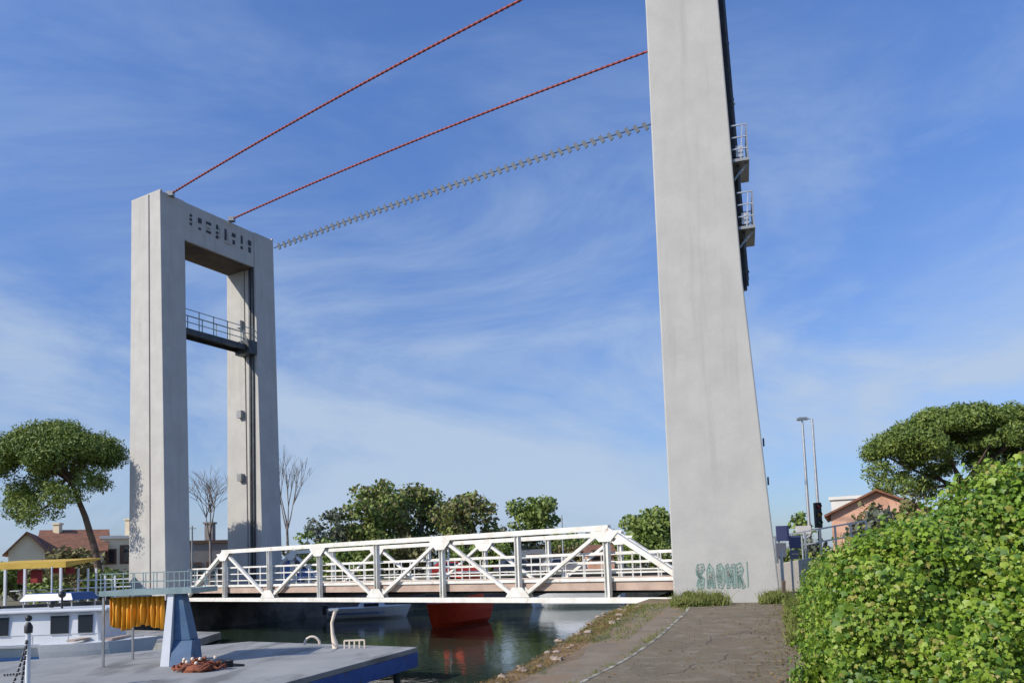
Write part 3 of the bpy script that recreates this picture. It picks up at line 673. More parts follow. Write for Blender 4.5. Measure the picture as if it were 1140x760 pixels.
# net heap
c_ = atz(222, 746, DT); t = thing('net_heap', 'rust brown heap of fishing net with pale floats on the pontoon', 'fishing net', c_)
b = MB()
for i in range(26):
    a = random.uniform(0, 6.28); r_ = random.uniform(0, .42); q_ = Vector((c_.x + r_ * math.cos(a), c_.y + .6 * r_ * math.sin(a), DT + .05 + .24 * (1 - r_ / .5) * random.random()))
    ring = [q_ + Vector((.15 * math.cos(k_ * .7), .12 * math.sin(k_ * .7), .04 * math.sin(k_ * 1.9 + i))) for k_ in range(10)]; b.tube(ring, .03, 5)
b.ball(c_ + Vector((0, 0, .05)), .36, .45, 12, 6, .15); b.build('net', 'net', t)
for i in range(9): a = random.uniform(0, 6.28); r_ = random.uniform(.1, .45); MB().ball((c_.x + r_ * math.cos(a), c_.y - .1 + .5 * r_ * math.sin(a), DT + .05 + random.uniform(.0, .25)), .04, 1, 8, 5).build('float', 'float', t)
c_ = atz(250, 742, DT); b = MB()
for i in range(3): b.tube([c_ + Vector((.17 * math.cos(k_ * .6), .11 * math.sin(k_ * .6), .03 + .045 * i)) for k_ in range(11)], .028, 6)
b.tube([c_ + Vector((-.1, 0, .1)), c_ + Vector((.25, -.04, .05)), c_ + Vector((.42, .05, .02))], .028, 6)
tag(b.build('hose_coil', 'black'), 'small black coil of hose beside the brown net heap', 'hose')
# mooring post with black cap, chain and rope at far left
Ym = 14.6
for i, (px, pyt, lab) in enumerate(((31, 698, 'white mooring post with black lamp cap at the lower left corner'),)):
    c_ = at(px, 745, Ym); c_.z = DT; tz = at(px, pyt, Ym).z
    t = thing('mooring_post', lab, 'mooring post', c_)
    MB().tube([c_, c_ + Vector((0, 0, tz - DT - .1))], .045, 10).build('post', 'boat_white', t)
    b = MB(); b.tube([(c_.x, c_.y, tz - .1), (c_.x, c_.y, tz + .02), (c_.x, c_.y, tz + .1)], [.07, .075, .03], 10); b.ball((c_.x, c_.y, tz + .17), .06); b.build('cap', 'black', t)
    b = MB(); b.box(c_ + Vector((0, 0, .02)), (.22, .22, .04)); b.build('base_plate', 'grey_steel', t)
b = MB(); s0 = Vector((at(31, 720, Ym).x, Ym - .03, at(31, 712, Ym).z)); ropes = [(at(8, 752, 14.0), .1), (at(22, 758, 13.6), .05)]
for e_, sg in ropes:
    e_ = e_.copy(); e_.z = DT + .03; prev = None
    for k_ in range(13):
        q_ = s0.lerp(e_, k_ / 12); q_.z -= sg * 4 * (k_ / 12) * (1 - k_ / 12)
        if prev is not None: b.tube([prev, prev.lerp(q_, .62)], .022, 5)
        prev = q_
e0 = atz(4, 751, DT + .03); e1 = atz(34, 748, DT + .03)
for k_ in range(9): b.tube([e0.lerp(e1, k_ / 9), e0.lerp(e1, (k_ + .6) / 9)], .022, 5)
tag(b.build('mooring_chain', 'black'), 'black chain slung from the white mooring post to the pontoon', 'chain')
# winch post on the far corner of the pontoon
Yw = 20.6; c_ = at(374, 716, Yw); c_.z = DT
t = thing('winch_post', 'white bent winch post with a small hoop on the far edge of the pontoon', 'winch', c_)
h_ = at(372, 679, Yw).z
b = MB(); b.tube([c_, c_ + Vector((-.08, 0, .35)), c_ + Vector((-.1, 0, .65)), Vector((c_.x, c_.y, h_))], [.10, .05, .04, .05], 8); b.build('post', 'float', t)
MB().box((c_.x - .05, c_.y, h_ + .02), (.24, .1, .06)).build('head', 'galv', t)
b = MB(); b.tube([c_ + Vector((-.62 + .2 * math.cos(a_), 0, .12 + .2 * math.sin(a_))) for a_ in [k_ * math.pi / 7 for k_ in range(8)]], .035, 6); b.build('hoop', 'float', t)
b = MB()
for k_ in range(5): x = c_.x + .25 + k_ * .13; b.bar((x, Yw - .15, DT), (x, Yw - .15, DT + .2), .035)
b.bar((c_.x + .25, Yw - .15, DT + .2), (c_.x + .77, Yw - .15, DT + .2), .04); tag(b.build('low_rail', 'float'), 'short low pale railing beside the white winch post', 'railing')

# ------------------------------------------------------------------ boats beyond the bridge
o = (at(412, 690, 44).x, 44.0); rot = R(8)
t = thing('motorboat', 'low white and pale blue motorboat moored beyond the truss span', 'boat', (*o, WATER_Z)); Q = rotp(o, rot)
b = MB(); hull(b, o, 4.6, 1.9, .72, WATER_Z - .1, rot); b.build('hull', 'boat_white', t)
b = MB(); sbox(b, Q, -.7, .9, -.6, .6, WATER_Z + .58, WATER_Z + 1.0, .25, .08); cb = b.build('cuddy', 'boat_white', t, .03)
b = MB(); sbox(b, Q, -.3, .5, -.62, -.57, WATER_Z + .68, WATER_Z + .86); b.build('window', 'glass', cb)
b = MB(); b.bar(Q(-2.2, -.93, WATER_Z + .34), Q(.8, -.97, WATER_Z + .36), .03, .08); b.build('stripe', 'boat_blue', t)
b = MB(); b.box(Q(-2.4, 0, WATER_Z + .55), (.3, .35, .5)); b.build('outboard', 'black', t)
o = (at(506, 680, 37).x, 37.3); rot = R(-122)
t = thing('fishing_boat', 'red hulled fishing boat lying end on beyond the bridge', 'boat', (*o, WATER_Z)); Q = rotp(o, rot)
b = MB(); hull(b, o, 4.2, 1.9, 1.15, WATER_Z - .15, rot, .85); b.build('hull', 'boat_red', t)
b = MB(); sbox(b, Q, -1.6, .2, -.6, .6, WATER_Z + 1.1, WATER_Z + 2.4, .08, .05); cb = b.build('wheelhouse', 'boat_red', t, .03)
b = MB(); sbox(b, Q, .12, .2, -.45, .45, WATER_Z + 1.8, WATER_Z + 2.2); b.build('window', 'glass', cb)
b = MB(); sbox(b, Q, -1.75, .35, -.72, .72, WATER_Z + 2.4, WATER_Z + 2.48); b.build('roof', 'boat_white', t)
b = MB(); b.tube([Q(.4, 0, WATER_Z + 1), Q(.4, 0, WATER_Z + 4.2)], .05, 6); b.build('mast', 'boat_white', t)
o = (at(640, 680, 48).x, 48.0); rot = R(160)
t = thing('sailing_dinghy', 'white boat with a pale blue cover moored near the right bank beyond the bridge', 'boat', (*o, WATER_Z)); Q = rotp(o, rot)
b = MB(); hull(b, o, 6, 2.0, 1.0, WATER_Z - .1, rot); b.build('hull', 'boat_white', t)
b = MB(); sbox(b, Q, -2.2, 1.2, -.8, .8, WATER_Z + .9, WATER_Z + 1.55, .3, .4); b.build('cover', 'boat_white', t, .03)
b = MB(); b.tube([Q(.6, 0, WATER_Z + 1), Q(.6, 0, WATER_Z + 5.6)], .05, 6); b.build('mast', 'galv', t)

# ------------------------------------------------------------------ cars
def car(label, c, rot, paint, van=False):
    t = thing('parked_van' if van else 'parked_car', label, 'van' if van else 'car', c, 'vehicles parked on the far quay'); Q0 = rotp((c[0], c[1]), rot); Z0 = c[2]
    Q = lambda x, y, z: Q0(x, y, z + Z0)
    if van: side = [(-2.3, .35), (-2.35, 1.2), (-2.2, 1.95), (.9, 2.0), (1.6, 1.25), (2.3, 1.05), (2.4, .4)]; gl = [(1.0, 1.82), (1.5, 1.28), (.2, 1.28), (.2, 1.82)]
    else: side = [(-2.0, .3), (-2.05, .85), (-1.7, 1.0), (-1.3, 1.38), (.3, 1.42), (1.0, .98), (1.9, .82), (2.05, .35)]; gl = [(-1.15, 1.3), (.25, 1.33), (.8, .98), (-1.45, .98)]
    b = MB(); n = len(side); vs = [Q(x, -.82 + (.14 if z > 1 else 0), z) for x, z in side] + [Q(x, .82 - (.14 if z > 1 else 0), z) for x, z in side]
    b.add(vs, [tuple(range(n)), tuple(range(2 * n - 1, n - 1, -1))] + [(i, (i + 1) % n, n + (i + 1) % n, n + i) for i in range(n)])
    b.build('body', paint, t, .05)
    for s in (-1, 1):
        b = MB(); vs = [Q(x, s * (.83 - (.12 if z > 1.1 else 0)), z) for x, z in gl]; b.add(vs + [v - Vector((0, 0, .0)) + (Q(0, s * .012, 0) - Q(0, 0, 0)) for v in vs], [(0, 1, 2, 3), (4, 5, 6, 7), (0, 1, 5, 4), (1, 2, 6, 5), (2, 3, 7, 6), (3, 0, 4, 7)]); b.build('side_window', 'glass', t)
        for x in (-1.3, 1.3):
            b = MB(); b.tube([Q(x, s * .84, .32), Q(x, s * .64, .32)], .32, 14); w_ = b.build('wheel', 'tyre', t)
            b = MB(); b.tube([Q(x, s * .855, .32), Q(x, s * .83, .32)], .18, 10); b.build('rim', 'galv', w_)
        b = MB(); b.box(Q(-2.03 if not van else -2.34, s * .62, .75), (.08, .2, .14)); b.build('tail_light', 'redlens', t)
        b = MB(); b.box(Q(2.0 if not van else 2.36, s * .6, .66), (.08, .26, .12)); b.build('headlight', 'boat_white', t)
    return t
def onfar(px, Y): p = at(px, 640, Y); return (p.x, Y, FZ)
car('red hatchback parked on the far quay, seen through the truss', onfar(505, 66), R(10), 'redcar')
car('dark blue car parked on the far quay right of the red one', onfar(577, 69), R(15), 'darkcar')
car('silver car parked on the far quay near the orange house', onfar(628, 71), R(14), 'silvercar')
car('blue van parked beyond the left tower, seen over the truss end', onfar(318, 56), R(30), 'bluevan', True)

# ------------------------------------------------------------------ buildings, left
def house(name, label, cat, px0, px1, Y, eave, ridge, depth, wallm, roofm, gable='x', wins=(), chim=None, rot=0):
    xa, xb = at(px0, 630, Y).x, at(px1, 630, Y).x; L_ = (xb - xa) * math.cos(rot); t = thing(name, label, cat, ((xa + xb) / 2, Y + depth / 2, FZ)); Q = rotp((xa, Y), rot)
    b = MB(); b.hexa([Q(0, 0, FZ), Q(L_, 0, FZ), Q(L_, depth, FZ), Q(0, depth, FZ)], [Q(0, 0, eave), Q(L_, 0, eave), Q(L_, depth, eave), Q(0, depth, eave)])
    if gable == 'y' and ridge > eave: b.add([Q(0, 0, eave), Q(L_, 0, eave), Q(L_ / 2, 0, ridge), Q(0, depth, eave), Q(L_, depth, eave), Q(L_ / 2, depth, ridge)], [(0, 1, 2), (3, 4, 5)])
    if gable == 'x' and ridge > eave: b.add([Q(0, 0, eave), Q(0, depth, eave), Q(0, depth / 2, ridge), Q(L_, 0, eave), Q(L_, depth, eave), Q(L_, depth / 2, ridge)], [(0, 1, 2), (3, 4, 5)])
    wl = b.build('wall', wallm, t)
    r = MB(); e = .35; th = .12
    if ridge <= eave: 
        r.hexa([Q(-.15, -.15, eave), Q(L_ + .15, -.15, eave), Q(L_ + .15, depth + .15, eave), Q(-.15, depth + .15, eave)], [Q(-.15, -.15, eave + .25), Q(L_ + .15, -.15, eave + .25), Q(L_ + .15, depth + .15, eave + .25), Q(-.15, depth + .15, eave + .25)])
    elif gable == 'x':
        k = (ridge - eave) / (depth / 2)
        for s0_, s1_ in ((-e, depth / 2), (depth + e, depth / 2)):
            z0_ = eave - k * e + .02; r.hexa([Q(-e, s0_, z0_), Q(L_ + e, s0_, z0_), Q(L_ + e, s1_, ridge + .02), Q(-e, s1_, ridge + .02)], [Q(-e, s0_, z0_ + th), Q(L_ + e, s0_, z0_ + th), Q(L_ + e, s1_, ridge + .02 + th), Q(-e, s1_, ridge + .02 + th)])
    else:
        k = (ridge - eave) / (L_ / 2)
        for s0_, s1_ in ((-e, L_ / 2), (L_ + e, L_ / 2)):
            z0_ = eave - k * e + .02; r.hexa([Q(s0_, -e, z0_), Q(s1_, -e, ridge + .02), Q(s1_, depth + e, ridge + .02), Q(s0_, depth + e, z0_)], [Q(s0_, -e, z0_ + th), Q(s1_, -e, ridge + .02 + th), Q(s1_, depth + e, ridge + .02 + th), Q(s0_, depth + e, z0_ + th)])
    rf = r.build('roof', roofm, t)
    for fx, fz, ww, hh in wins:
        x = fx * L_; b = MB(); b.hexa([Q(x - ww / 2, -.05, fz), Q(x + ww / 2, -.05, fz), Q(x + ww / 2, .1, fz), Q(x - ww / 2, .1, fz)], [Q(x - ww / 2, -.05, fz + hh), Q(x + ww / 2, -.05, fz + hh), Q(x + ww / 2, .1, fz + hh), Q(x - ww / 2, .1, fz + hh)])
        w_ = b.build('window', 'shutter', t); b = MB(); b.box(Q(x, -.08, fz + hh / 2), (ww * .7, .03, hh * .8)); b.build('pane', 'glass', w_)
    if chim:
        cx, cw, cz_ = chim; b = MB(); b.box(Q(cx * L_, depth * .45, (eave + cz_) / 2), (cw, cw, cz_ - eave)); b.box(Q(cx * L_, depth * .45, cz_ + .08), (cw * 1.3, cw * 1.3, .15)); b.build('chimney', wallm, rf)
    return t
zz = lambda px, py, Y: at(px, py, Y).z
house('villa', 'cream villa wing with front gable beneath the umbrella pine', 'house', 9, 48, 60, zz(20, 613, 60), zz(27, 593, 60), 8, 'cream', 'rooftile', 'y', ((.5, FZ + 1.2, .9, 1.2),), None, R(26))
house('villa', 'long low cream villa with brown tiled roof behind the leaning pine trunk', 'house', 44, 114, 63, zz(90, 612, 63), zz(90, 590, 66), 7, 'cream', 'rooftile', 'x', ((.2, FZ + 1.1, 1, 1.2), (.5, FZ + 1.1, 1, 1.2), (.8, FZ + 1.1, 1, 1.2)), (.22, .5, zz(60, 583, 65)), R(26))
house('apartment_house', 'flat roofed cream house between the pine and the left tower', 'house', 113, 150, 66, zz(125, 599, 66), 0, 8, 'cream', 'white_wall', 'x', ((.25, FZ + 2.2, 1.0, 1.3), (.7, FZ + 2.2, .8, 1.6), (.25, FZ + .3, 1.0, 1.3)), (.80, .55, zz(143, 577, 68)), R(25))
house('warehouse', 'long grey brown flat roofed building seen through the left portal', 'building', 196, 262, 64, zz(230, 604, 64), 0, 10, 'grey_wall', 'shutter', 'x', ((.3, FZ + .9, 1.1, 1.2), (.62, FZ + .9, 1.1, 1.2), (.85, FZ + .9, .9, 1.2)), (.55, .7, zz(236, 582, 68)), R(20))
house('house', 'terracotta house with tiled roof at the end of the far quay', 'house', 655, 684, 84, zz(665, 618, 84), zz(665, 607, 86), 7, 'orange_wall', 'rooftile', 'x', ((.3, FZ + 1, .9, 1.2), (.7, FZ + 1, .9, 1.2)))
house('boat_shed', 'long low pale shed on the far quay seen through the truss', 'shed', 530, 612, 86, zz(570, 622, 86), zz(570, 613, 88), 8, 'white_wall', 'grey_steel', 'x', ((.2, FZ + .4, 1.6, 1.6), (.5, FZ + .4, 1.6, 1.6), (.8, FZ + .4, 1.6, 1.6)))
# restaurant pergola
Yg = 35.2; t = thing('pergola', 'waterside pergola with yellow canopy and red blinds at the left', 'pergola', (at(30, 640, Yg).x, Yg + 1, FZ))
zc = zz(35, 629, Yg); xa, xb = at(-25, 640, Yg).x, at(73, 640, Yg).x
b = MB(); b.hexa([(xa, Yg, zc - .14), (xb, Yg, zc - .14), (xb, Yg + 3, zc + .22), (xa, Yg + 3, zc + .22)], [(xa, Yg, zc + .13), (xb, Yg, zc + .13), (xb, Yg + 3, zc + .3), (xa, Yg + 3, zc + .3)]); b.build('canopy', 'yellow', t)
for px in (5, 27, 67):
    MB().bar((at(px, 650, Yg).x, Yg + .05, FZ), (at(px, 650, Yg).x, Yg + .05, zc - .15), .1).build('post', 'boat_white', t)
for pa, pb, pya, pyb in ((14, 25, 634, 649), (29, 42, 634, 649), (52, 66, 632, 639), (68, 78, 633, 640)):
    b = MB(); z1_, z0_ = zz(30, pya, Yg), zz(30, pyb, Yg); xa_, xb_ = at(pa, 640, Yg).x, at(pb, 640, Yg).x
    b.box(((xa_ + xb_) / 2, Yg + .35, (z0_ + z1_) / 2), (xb_ - xa_, .03, z1_ - z0_)); b.build('blind', 'redcloth', t)
b = MB()
for px in (8, 20, 36, 50): x = at(px, 650, Yg).x; b.box((x, Yg + 1.2, FZ + .72), (.8, .8, .04)); b.bar((x, Yg + 1.2, FZ), (x, Yg + 1.2, FZ + .7), .06)
b.build('table', 'boat_white', t)
# quayside white mesh fence with tall posts
Yf = 36.3; t = thing('quay_fence', 'white post and rail fence along the quay left of the tower', 'fence', (at(110, 650, Yf).x, Yf, FZ))
for px in (87, 98, 107, 117, 128): MB().bar((at(px, 650, Yf).x, Yf, FZ), (at(px, 650, Yf).x, Yf, zz(px, 632 if px < 110 else 640, Yf)), .07).build('post', 'boat_white', t)
b = MB()
for z in (FZ + .4, FZ + .75, FZ + 1.1): b.bar((at(84, 650, Yf).x, Yf, z), (at(146, 650, Yf).x, Yf, z), .05)
b.build('rail', 'boat_white', t)
def shrub(label, c, wd, h, m='leaf_mid', leaf=.14, group=None, n=10, mats=None, probs=None):
    t = thing('shrub', label, 'shrub', c, group); cs = []
    for i in range(n): cs.append(((c[0] + random.uniform(-.4, .4) * wd, c[1] + random.uniform(-.4, .4) * min(wd, 1.6), c[2] + h * random.uniform(.25, .75)), min(wd, h * 1.4) * random.uniform(.2, .32)))
    P, Qn = clumps(cs, 220, .9, .3); leaf_mesh('foliage', P, Qn, leaf, m, t, mats=mats, probs=probs)
    b = MB()
    for cc, r_ in cs[:4]: b.tube([(c[0], c[1], c[2] - .05), cc], [.05, .02], 5)
    b.build('stem', 'bark', t)
    return t
for px, Y, wd, h, m, lab in ((20, 45, 4.5, 2.2, 'leaf_mid', 'green garden shrub in front of the gabled villa wing'), (58, 46, 3, 2.4, 'leaf_olive', 'olive brown shrub in front of the long villa'), (84, 43, 3, 3.2, 'leaf_olive', 'tall reddish shrub by the foot of the leaning pine'),
                         (125, 42, 3, 1.8, 'leaf_mid', 'green shrub behind the fence left of the tower'), (75, 39, 4, 1.4, 'leaf_mid', 'low dark hedge behind the red blinds')):
    shrub(lab, (at(px, 640, Y).x, Y, FZ), wd, h, m)

# ------------------------------------------------------------------ umbrella pines
def umbrella(label, base, crown, rx, ry, top, bot, trunk_pts, n=60, leaf=.13, per=420, branches=10, r0=.24, skew=0):
    t = thing('umbrella_pine', label, 'tree', base); cs = []
    for i in range(n):
        a = random.uniform(0, 6.28); rr = math.sqrt(random.random()) * .9
        zt2 = bot + (top - bot) * (.30 + .70 * math.sqrt(max(0, 1 - rr ** 2.2))) - .35
        zb2 = bot + (top - bot) * (.25 - .12 * rr)
        z = zt2 if random.random() < .72 else random.uniform(zb2, zt2)
        z += skew * max(0, math.cos(a) * rr) * (1 - (z - bot) / (top - bot)) - .0
        cs.append(((crown[0] + math.cos(a) * rr * rx, crown[1] + math.sin(a) * rr * ry, z), random.uniform(.30, .80) * (top - bot) * .19 + .12))
    P, Qn = clumps(cs, per, .72, .45); leaf_mesh('crown', P, Qn, leaf, 'pine', t, aspect=.34, mats=['pine', 'pine_light'], probs=[.62, .38])
    b = MB(); tp = [Vector(p) for p in trunk_pts]; m_ = len(tp); b.tube(tp, [r0 * (1 - .55 * i / (m_ - 1)) for i in range(m_)], 9)
    fork = tp[-1]; cc = sorted(cs, key=lambda q: q[0][2])
    for k_ in range(branches):
        c_, r_ = cc[int(k_ * len(cc) / branches * .8)]; s = tp[-2].lerp(fork, random.uniform(.3, 1)); mid = s.lerp(Vector(c_), .55) + Vector((0, 0, -.15 + random.uniform(-.2, .3))); b.tube([s, mid, c_], [r0 * .42, r0 * .26, .04], 6)
    b.build('trunk', 'bark', t); return t, cs
Yt = 39.6; g = lambda px, py, Y=Yt: at(px, py, Y)
bs = g(116, 650); bs.z = FZ
umbrella('leaning umbrella pine left of the left tower with a rounded dark crown', bs, (g(60, 530).x, Yt - .3), (g(134, 500).x - g(-16, 500).x) / 2, 2.4, g(60, 475).z, g(60, 600).z,
         [bs, g(106, 612), g(95, 575), g(84, 548), g(76, 525)], n=150, leaf=.09, per=700, branches=14, r0=.2, skew=2.6)
b = MB(); 
# big low branch of the same pine is part of its trunk mesh
Yr = 46.0
bs = at(1075, 600, Yr); bs.z = FZ
umbrella('broad umbrella pine rising behind the ivy thicket at the right edge', bs, (at(1080, 500, Yr).x, Yr), (at(1195, 500, Yr).x - at(956, 500, Yr).x) / 2, 4.6, at(1080, 455, Yr).z, at(1080, 566, Yr).z,
         [bs, at(1072, 585, Yr), at(1064, 560, Yr), at(1072, 535, Yr)], n=230, leaf=.12, per=640, branches=14, r0=.3)

# ------------------------------------------------------------------ trees of the far bank
def ftree(name, label, pxa, pxb, pytop, Y, leafm, n=26, pybot=632, leaf=.24, per=70, mats=None, probs=None, hgt=.98):
    x = (at(pxa, 600, Y).x + at(pxb, 600, Y).x) / 2; wd = at(pxb, 600, Y).x - at(pxa, 600, Y).x; top = at((pxa + pxb) / 2, pytop, Y).z
    h = top - FZ; tree(name, label, 'tree', (x, Y, FZ), h, wd, h * hgt, leafm, leaf, int(n * 2.0), per, mats=mats, probs=probs, group='trees on the far bank', trunk_r=.3)
ftree('broadleaf_tree', 'large bright green tree with the highest crown behind the span', 378, 462, 524, 92, 'leaf_mid', 34, mats=['leaf_mid', 'leaf_olive'], probs=[.75, .25])
ftree('broadleaf_tree', 'full green tree just right of the highest crown', 430, 508, 529, 96, 'leaf_mid', 34, mats=['leaf_mid', 'leaf_olive'], probs=[.6, .4])
ftree('broadleaf_tree', 'olive brown tree between the high green crown and the round pine', 483, 560, 538, 90, 'leaf_olive', 28, mats=['leaf_olive', 'leaf_mid'], probs=[.6, .4])
ftree('broadleaf_tree', 'round dark green tree standing apart above the middle of the span', 556, 628, 548, 94, 'leaf_mid', 22, hgt=.75)
ftree('broadleaf_tree', 'small grey green tree left of the big crowns', 338, 400, 560, 90, 'leaf_grey', 20)
ftree('broadleaf_tree', 'green tree next to the right tower behind the span end', 682, 765, 566, 84, 'leaf_mid', 26, hgt=.8)
ftree('broadleaf_tree', 'low olive tree filling the gap below the olive brown crown', 520, 580, 582, 99, 'leaf_olive', 18)
ftree('broadleaf_tree', 'low broad green tree right of the round crown', 600, 665, 588, 104, 'leaf_mid', 18)
ftree('broadleaf_tree', 'low green tree in front of the tallest crowns', 355, 425, 580, 100, 'leaf_mid', 18)
ftree('broadleaf_tree', 'low green tree half hidden by the span end left of the right tower', 645, 705, 586, 108, 'leaf_grey', 16)
ftree('broadleaf_tree', 'low grey green tree behind the bare tree', 322, 360, 585, 82, 'leaf_mid', 12)
for i, (pa, pb, py, Y, m, lab) in enumerate(((345, 430, 598, 78, 'leaf_mid', 'dark hedge on the far quay at the left end of the row'), (425, 500, 601, 80, 'leaf_olive', 'olive hedge on the far quay below the tallest trees'), (495, 570, 605, 79, 'leaf_mid', 'dark hedge on the far quay behind the red car'),
                                         (565, 660, 603, 92, 'leaf_olive', 'olive hedge on the far quay behind the pale shed'), (640, 700, 596, 95, 'leaf_mid', 'dark hedge on the far quay behind the terracotta house'), (700, 760, 604, 80, 'leaf_mid', 'green hedge on the far quay close to the right tower'))):
    xa, xb = at(pa, 620, Y).x, at(pb, 620, Y).x; c = ((xa + xb) / 2, Y, FZ); h = at(pa, py, Y).z - FZ; wd = xb - xa
    t = thing('hedge', lab, 'hedge', c, 'hedges on the far quay')
    cs = [((xa + wd * random.random(), Y + random.uniform(-.8, .8), FZ + h * random.uniform(.15, .8)), h * random.uniform(.22, .36)) for _ in range(26)]
    P, Qn = clumps(cs, 110, 1, .3); leaf_mesh('foliage', P, Qn, .2, m, t)
    b = MB()
    for k_ in range(6): x = xa + wd * (k_ + .5) / 6; b.tube([(x, Y, FZ - .05), (x + .1, Y, FZ + h * .6)], [.08, .03], 5)
    b.build('stem', 'bark', t)
# bare trees
def bare(label, px, pyb, pyt, Y, spread, seed, dens=5):
    rr = random.Random(seed); base = at(px, pyb, Y); base.z = FZ; top = at(px, pyt, Y).z; H = top - FZ
    t = thing('bare_tree', label, 'tree', base); b = MB(); hub = base + Vector((0, 0, H * .45)); b.tube([base, base.lerp(hub, .5) + Vector((.05, 0, 0)), hub], [.14, .11, .09], 7); b.build('trunk', 'bark_grey', t)
    b = MB()
    def br(p, d, l, r, k):
        q_ = p + d * l; b.tube([p, p.lerp(q_, .5) + Vector((rr.uniform(-.05, .05), 0, rr.uniform(0, .05))), q_], [r, r * .8, r * .55], 4, caps=False)
        if k == 0: return
        for _ in range(dens if k > 2 else 3):
            nd = (d + Vector((rr.uniform(-.75, .75) * spread, rr.uniform(-.7, .7) * spread, rr.uniform(-.15, .5)))).normalized(); br(q_, nd, l * rr.uniform(.6, .82), r * .55, k - 1)
    for _ in range(4): br(hub - Vector((0, 0, rr.uniform(0, H * .1))), Vector((rr.uniform(-.6, .6) * spread, rr.uniform(-.5, .5), 1)).normalized(), H * .2, .06, 3)
    b.build('branches', 'bark_grey', t); return t
bare('bare leafless tree seen through the left portal above the grey building', 234, 630, 512, 58, 1.2, 3)
bare('thin bare poplar like tree just right of the left tower', 320, 630, 497, 60, .5, 5)
shrub('brown withered shrub at the foot of the bare tree right of the left tower', (at(320, 620, 58).x, 58, FZ), 1.8, 4.0, 'leaf_olive', .16)
shrub('dark green shrub next to the brown withered one', (at(338, 620, 60).x, 60, FZ), 1.6, 3.4, 'leaf_mid', .16)
# utility post seen through the portal
c_ = at(214, 640, 52); c_.z = FZ; t = thing('utility_pole', 'thin grey pole standing right beside the near leg of the left portal', 'pole', c_)
b = MB(); b.tube([c_, Vector((c_.x, c_.y, zz(214, 585, 52)))], [.08, .05], 8); b.build('post', 'grey_steel', t)
MB().bar((c_.x - .25, c_.y, zz(214, 588, 52)), (c_.x + .25, c_.y, zz(214, 588, 52)), .06).build('crossarm', 'grey_steel', t)

# ------------------------------------------------------------------ right side behind the tower
Yq = 27.0
pa, pb = at(858, 622, 24.9), at(965, 612, 24.0)
t = thing('ramp_wall', 'pale concrete wall of the bridge ramp right of the right tower', 'wall', (pa.x, pa.y, .3))
b = MB(); zt1, zt2 = zz(866, 632, 24.6), zz(965, 610, 24.0)
b.hexa([(pa.x - .8, pa.y, .2), (pb.x, pb.y, .2), (pb.x + .3, pb.y + .3, .2), (pa.x - .6, pa.y + .35, .2)], [(pa.x - .8, pa.y, zt1), (pb.x, pb.y, zt2), (pb.x + .3, pb.y + .3, zt2), (pa.x - .6, pa.y + .35, zt1)]); b.build('wall', 'concrete_pale', t, .02)
b = MB()
A_, B2 = Vector((pa.x - .7, pa.y + .17, zt1)), Vector((pb.x + .1, pb.y + .17, zt2))
for hz in (.45, .85): b.bar(A_ + Vector((0, 0, hz)), B2 + Vector((0, 0, hz)), .05)
for k_ in range(9): p = A_.lerp(B2, k_ / 8); b.bar(p, p + Vector((0, 0, .88)), .05)
b.build('railing', 'galv', t)
def signpost(label, px, Y, pyb, panels, postm='galv'):
    base = at(px, pyb, Y); base.z = gh(Y); t = thing('road_sign', label, 'road sign', base); tz = max(zz(px, p[2], Y) for p in panels)
    MB().tube([base, Vector((base.x, base.y, tz))], .04, 8).build('post', postm, t)
    for xa, xb, ya, yb, m in panels:
        x0_, x1_ = at(xa, ya, Y).x, at(xb, ya, Y).x; z1_, z0_ = zz(px, ya, Y), zz(px, yb, Y); b = MB(); b.box(((x0_ + x1_) / 2, Y - .07, (z0_ + z1_) / 2), (x1_ - x0_, .03, z1_ - z0_)); b.build('panel', m, t, .01)
        MB().bar((x0_ + .05, Y - .035, (z0_ + z1_) / 2), (x1_ - .05, Y - .035, (z0_ + z1_) / 2), .03).build('bracket', 'galv', t)
signpost('stacked dark blue road sign panels right behind the right tower', 870, 24.0, 655, [(862.5, 877, 585, 602, 'sign_blue'), (862.5, 874, 604, 620, 'sign_back')])
signpost('smaller blue grey direction sign on a thin pole beside the stacked panels', 883, 24.3, 655, [(877, 890, 596, 610, 'sign_blue'), (878, 888, 612, 622, 'sign_back')])
signpost('white rectangular sign on a pole in front of the small round tree', 896, 34, 650, [(885, 902, 585, 594, 'white_wall')])
def lamp(label, px, Y, pyt, side):
    base = at(px, pyt, Y); base.z = FZ; tz = zz(px, pyt, Y); t = thing('street_lamp', label, 'street lamp', base, 'tall street lamps on the ramp')
    b = MB(); b.tube([base, Vector((base.x, base.y, tz))], [.13, .07], 8); b.build('pole', 'galv', t)
    b = MB(); b.bar((base.x - .1, Y, tz), (base.x + side * .5, Y, tz + .05), .06); ar_ = b.build('arm', 'galv', t)
    b = MB(); b.hexa([(base.x + side * .3, Y - .15, tz - .06), (base.x + side * .95, Y - .15, tz - .02), (base.x + side * .95, Y + .15, tz - .02), (base.x + side * .3, Y + .15, tz - .06)],
                     [(base.x + side * .35, Y - .1, tz + .12), (base.x + side * .9, Y - .1, tz + .12), (base.x + side * .9, Y + .1, tz + .12), (base.x + side * .35, Y + .1, tz + .12)]); b.build('lamp_head', 'grey_steel', t)
    return t
lamp('left one of the two tall grey street lamps right of the right tower', 893, 50, 467, -.35)
lamp('right one of the two tall grey street lamps, with its head turned right', 904, 52, 466, -1)
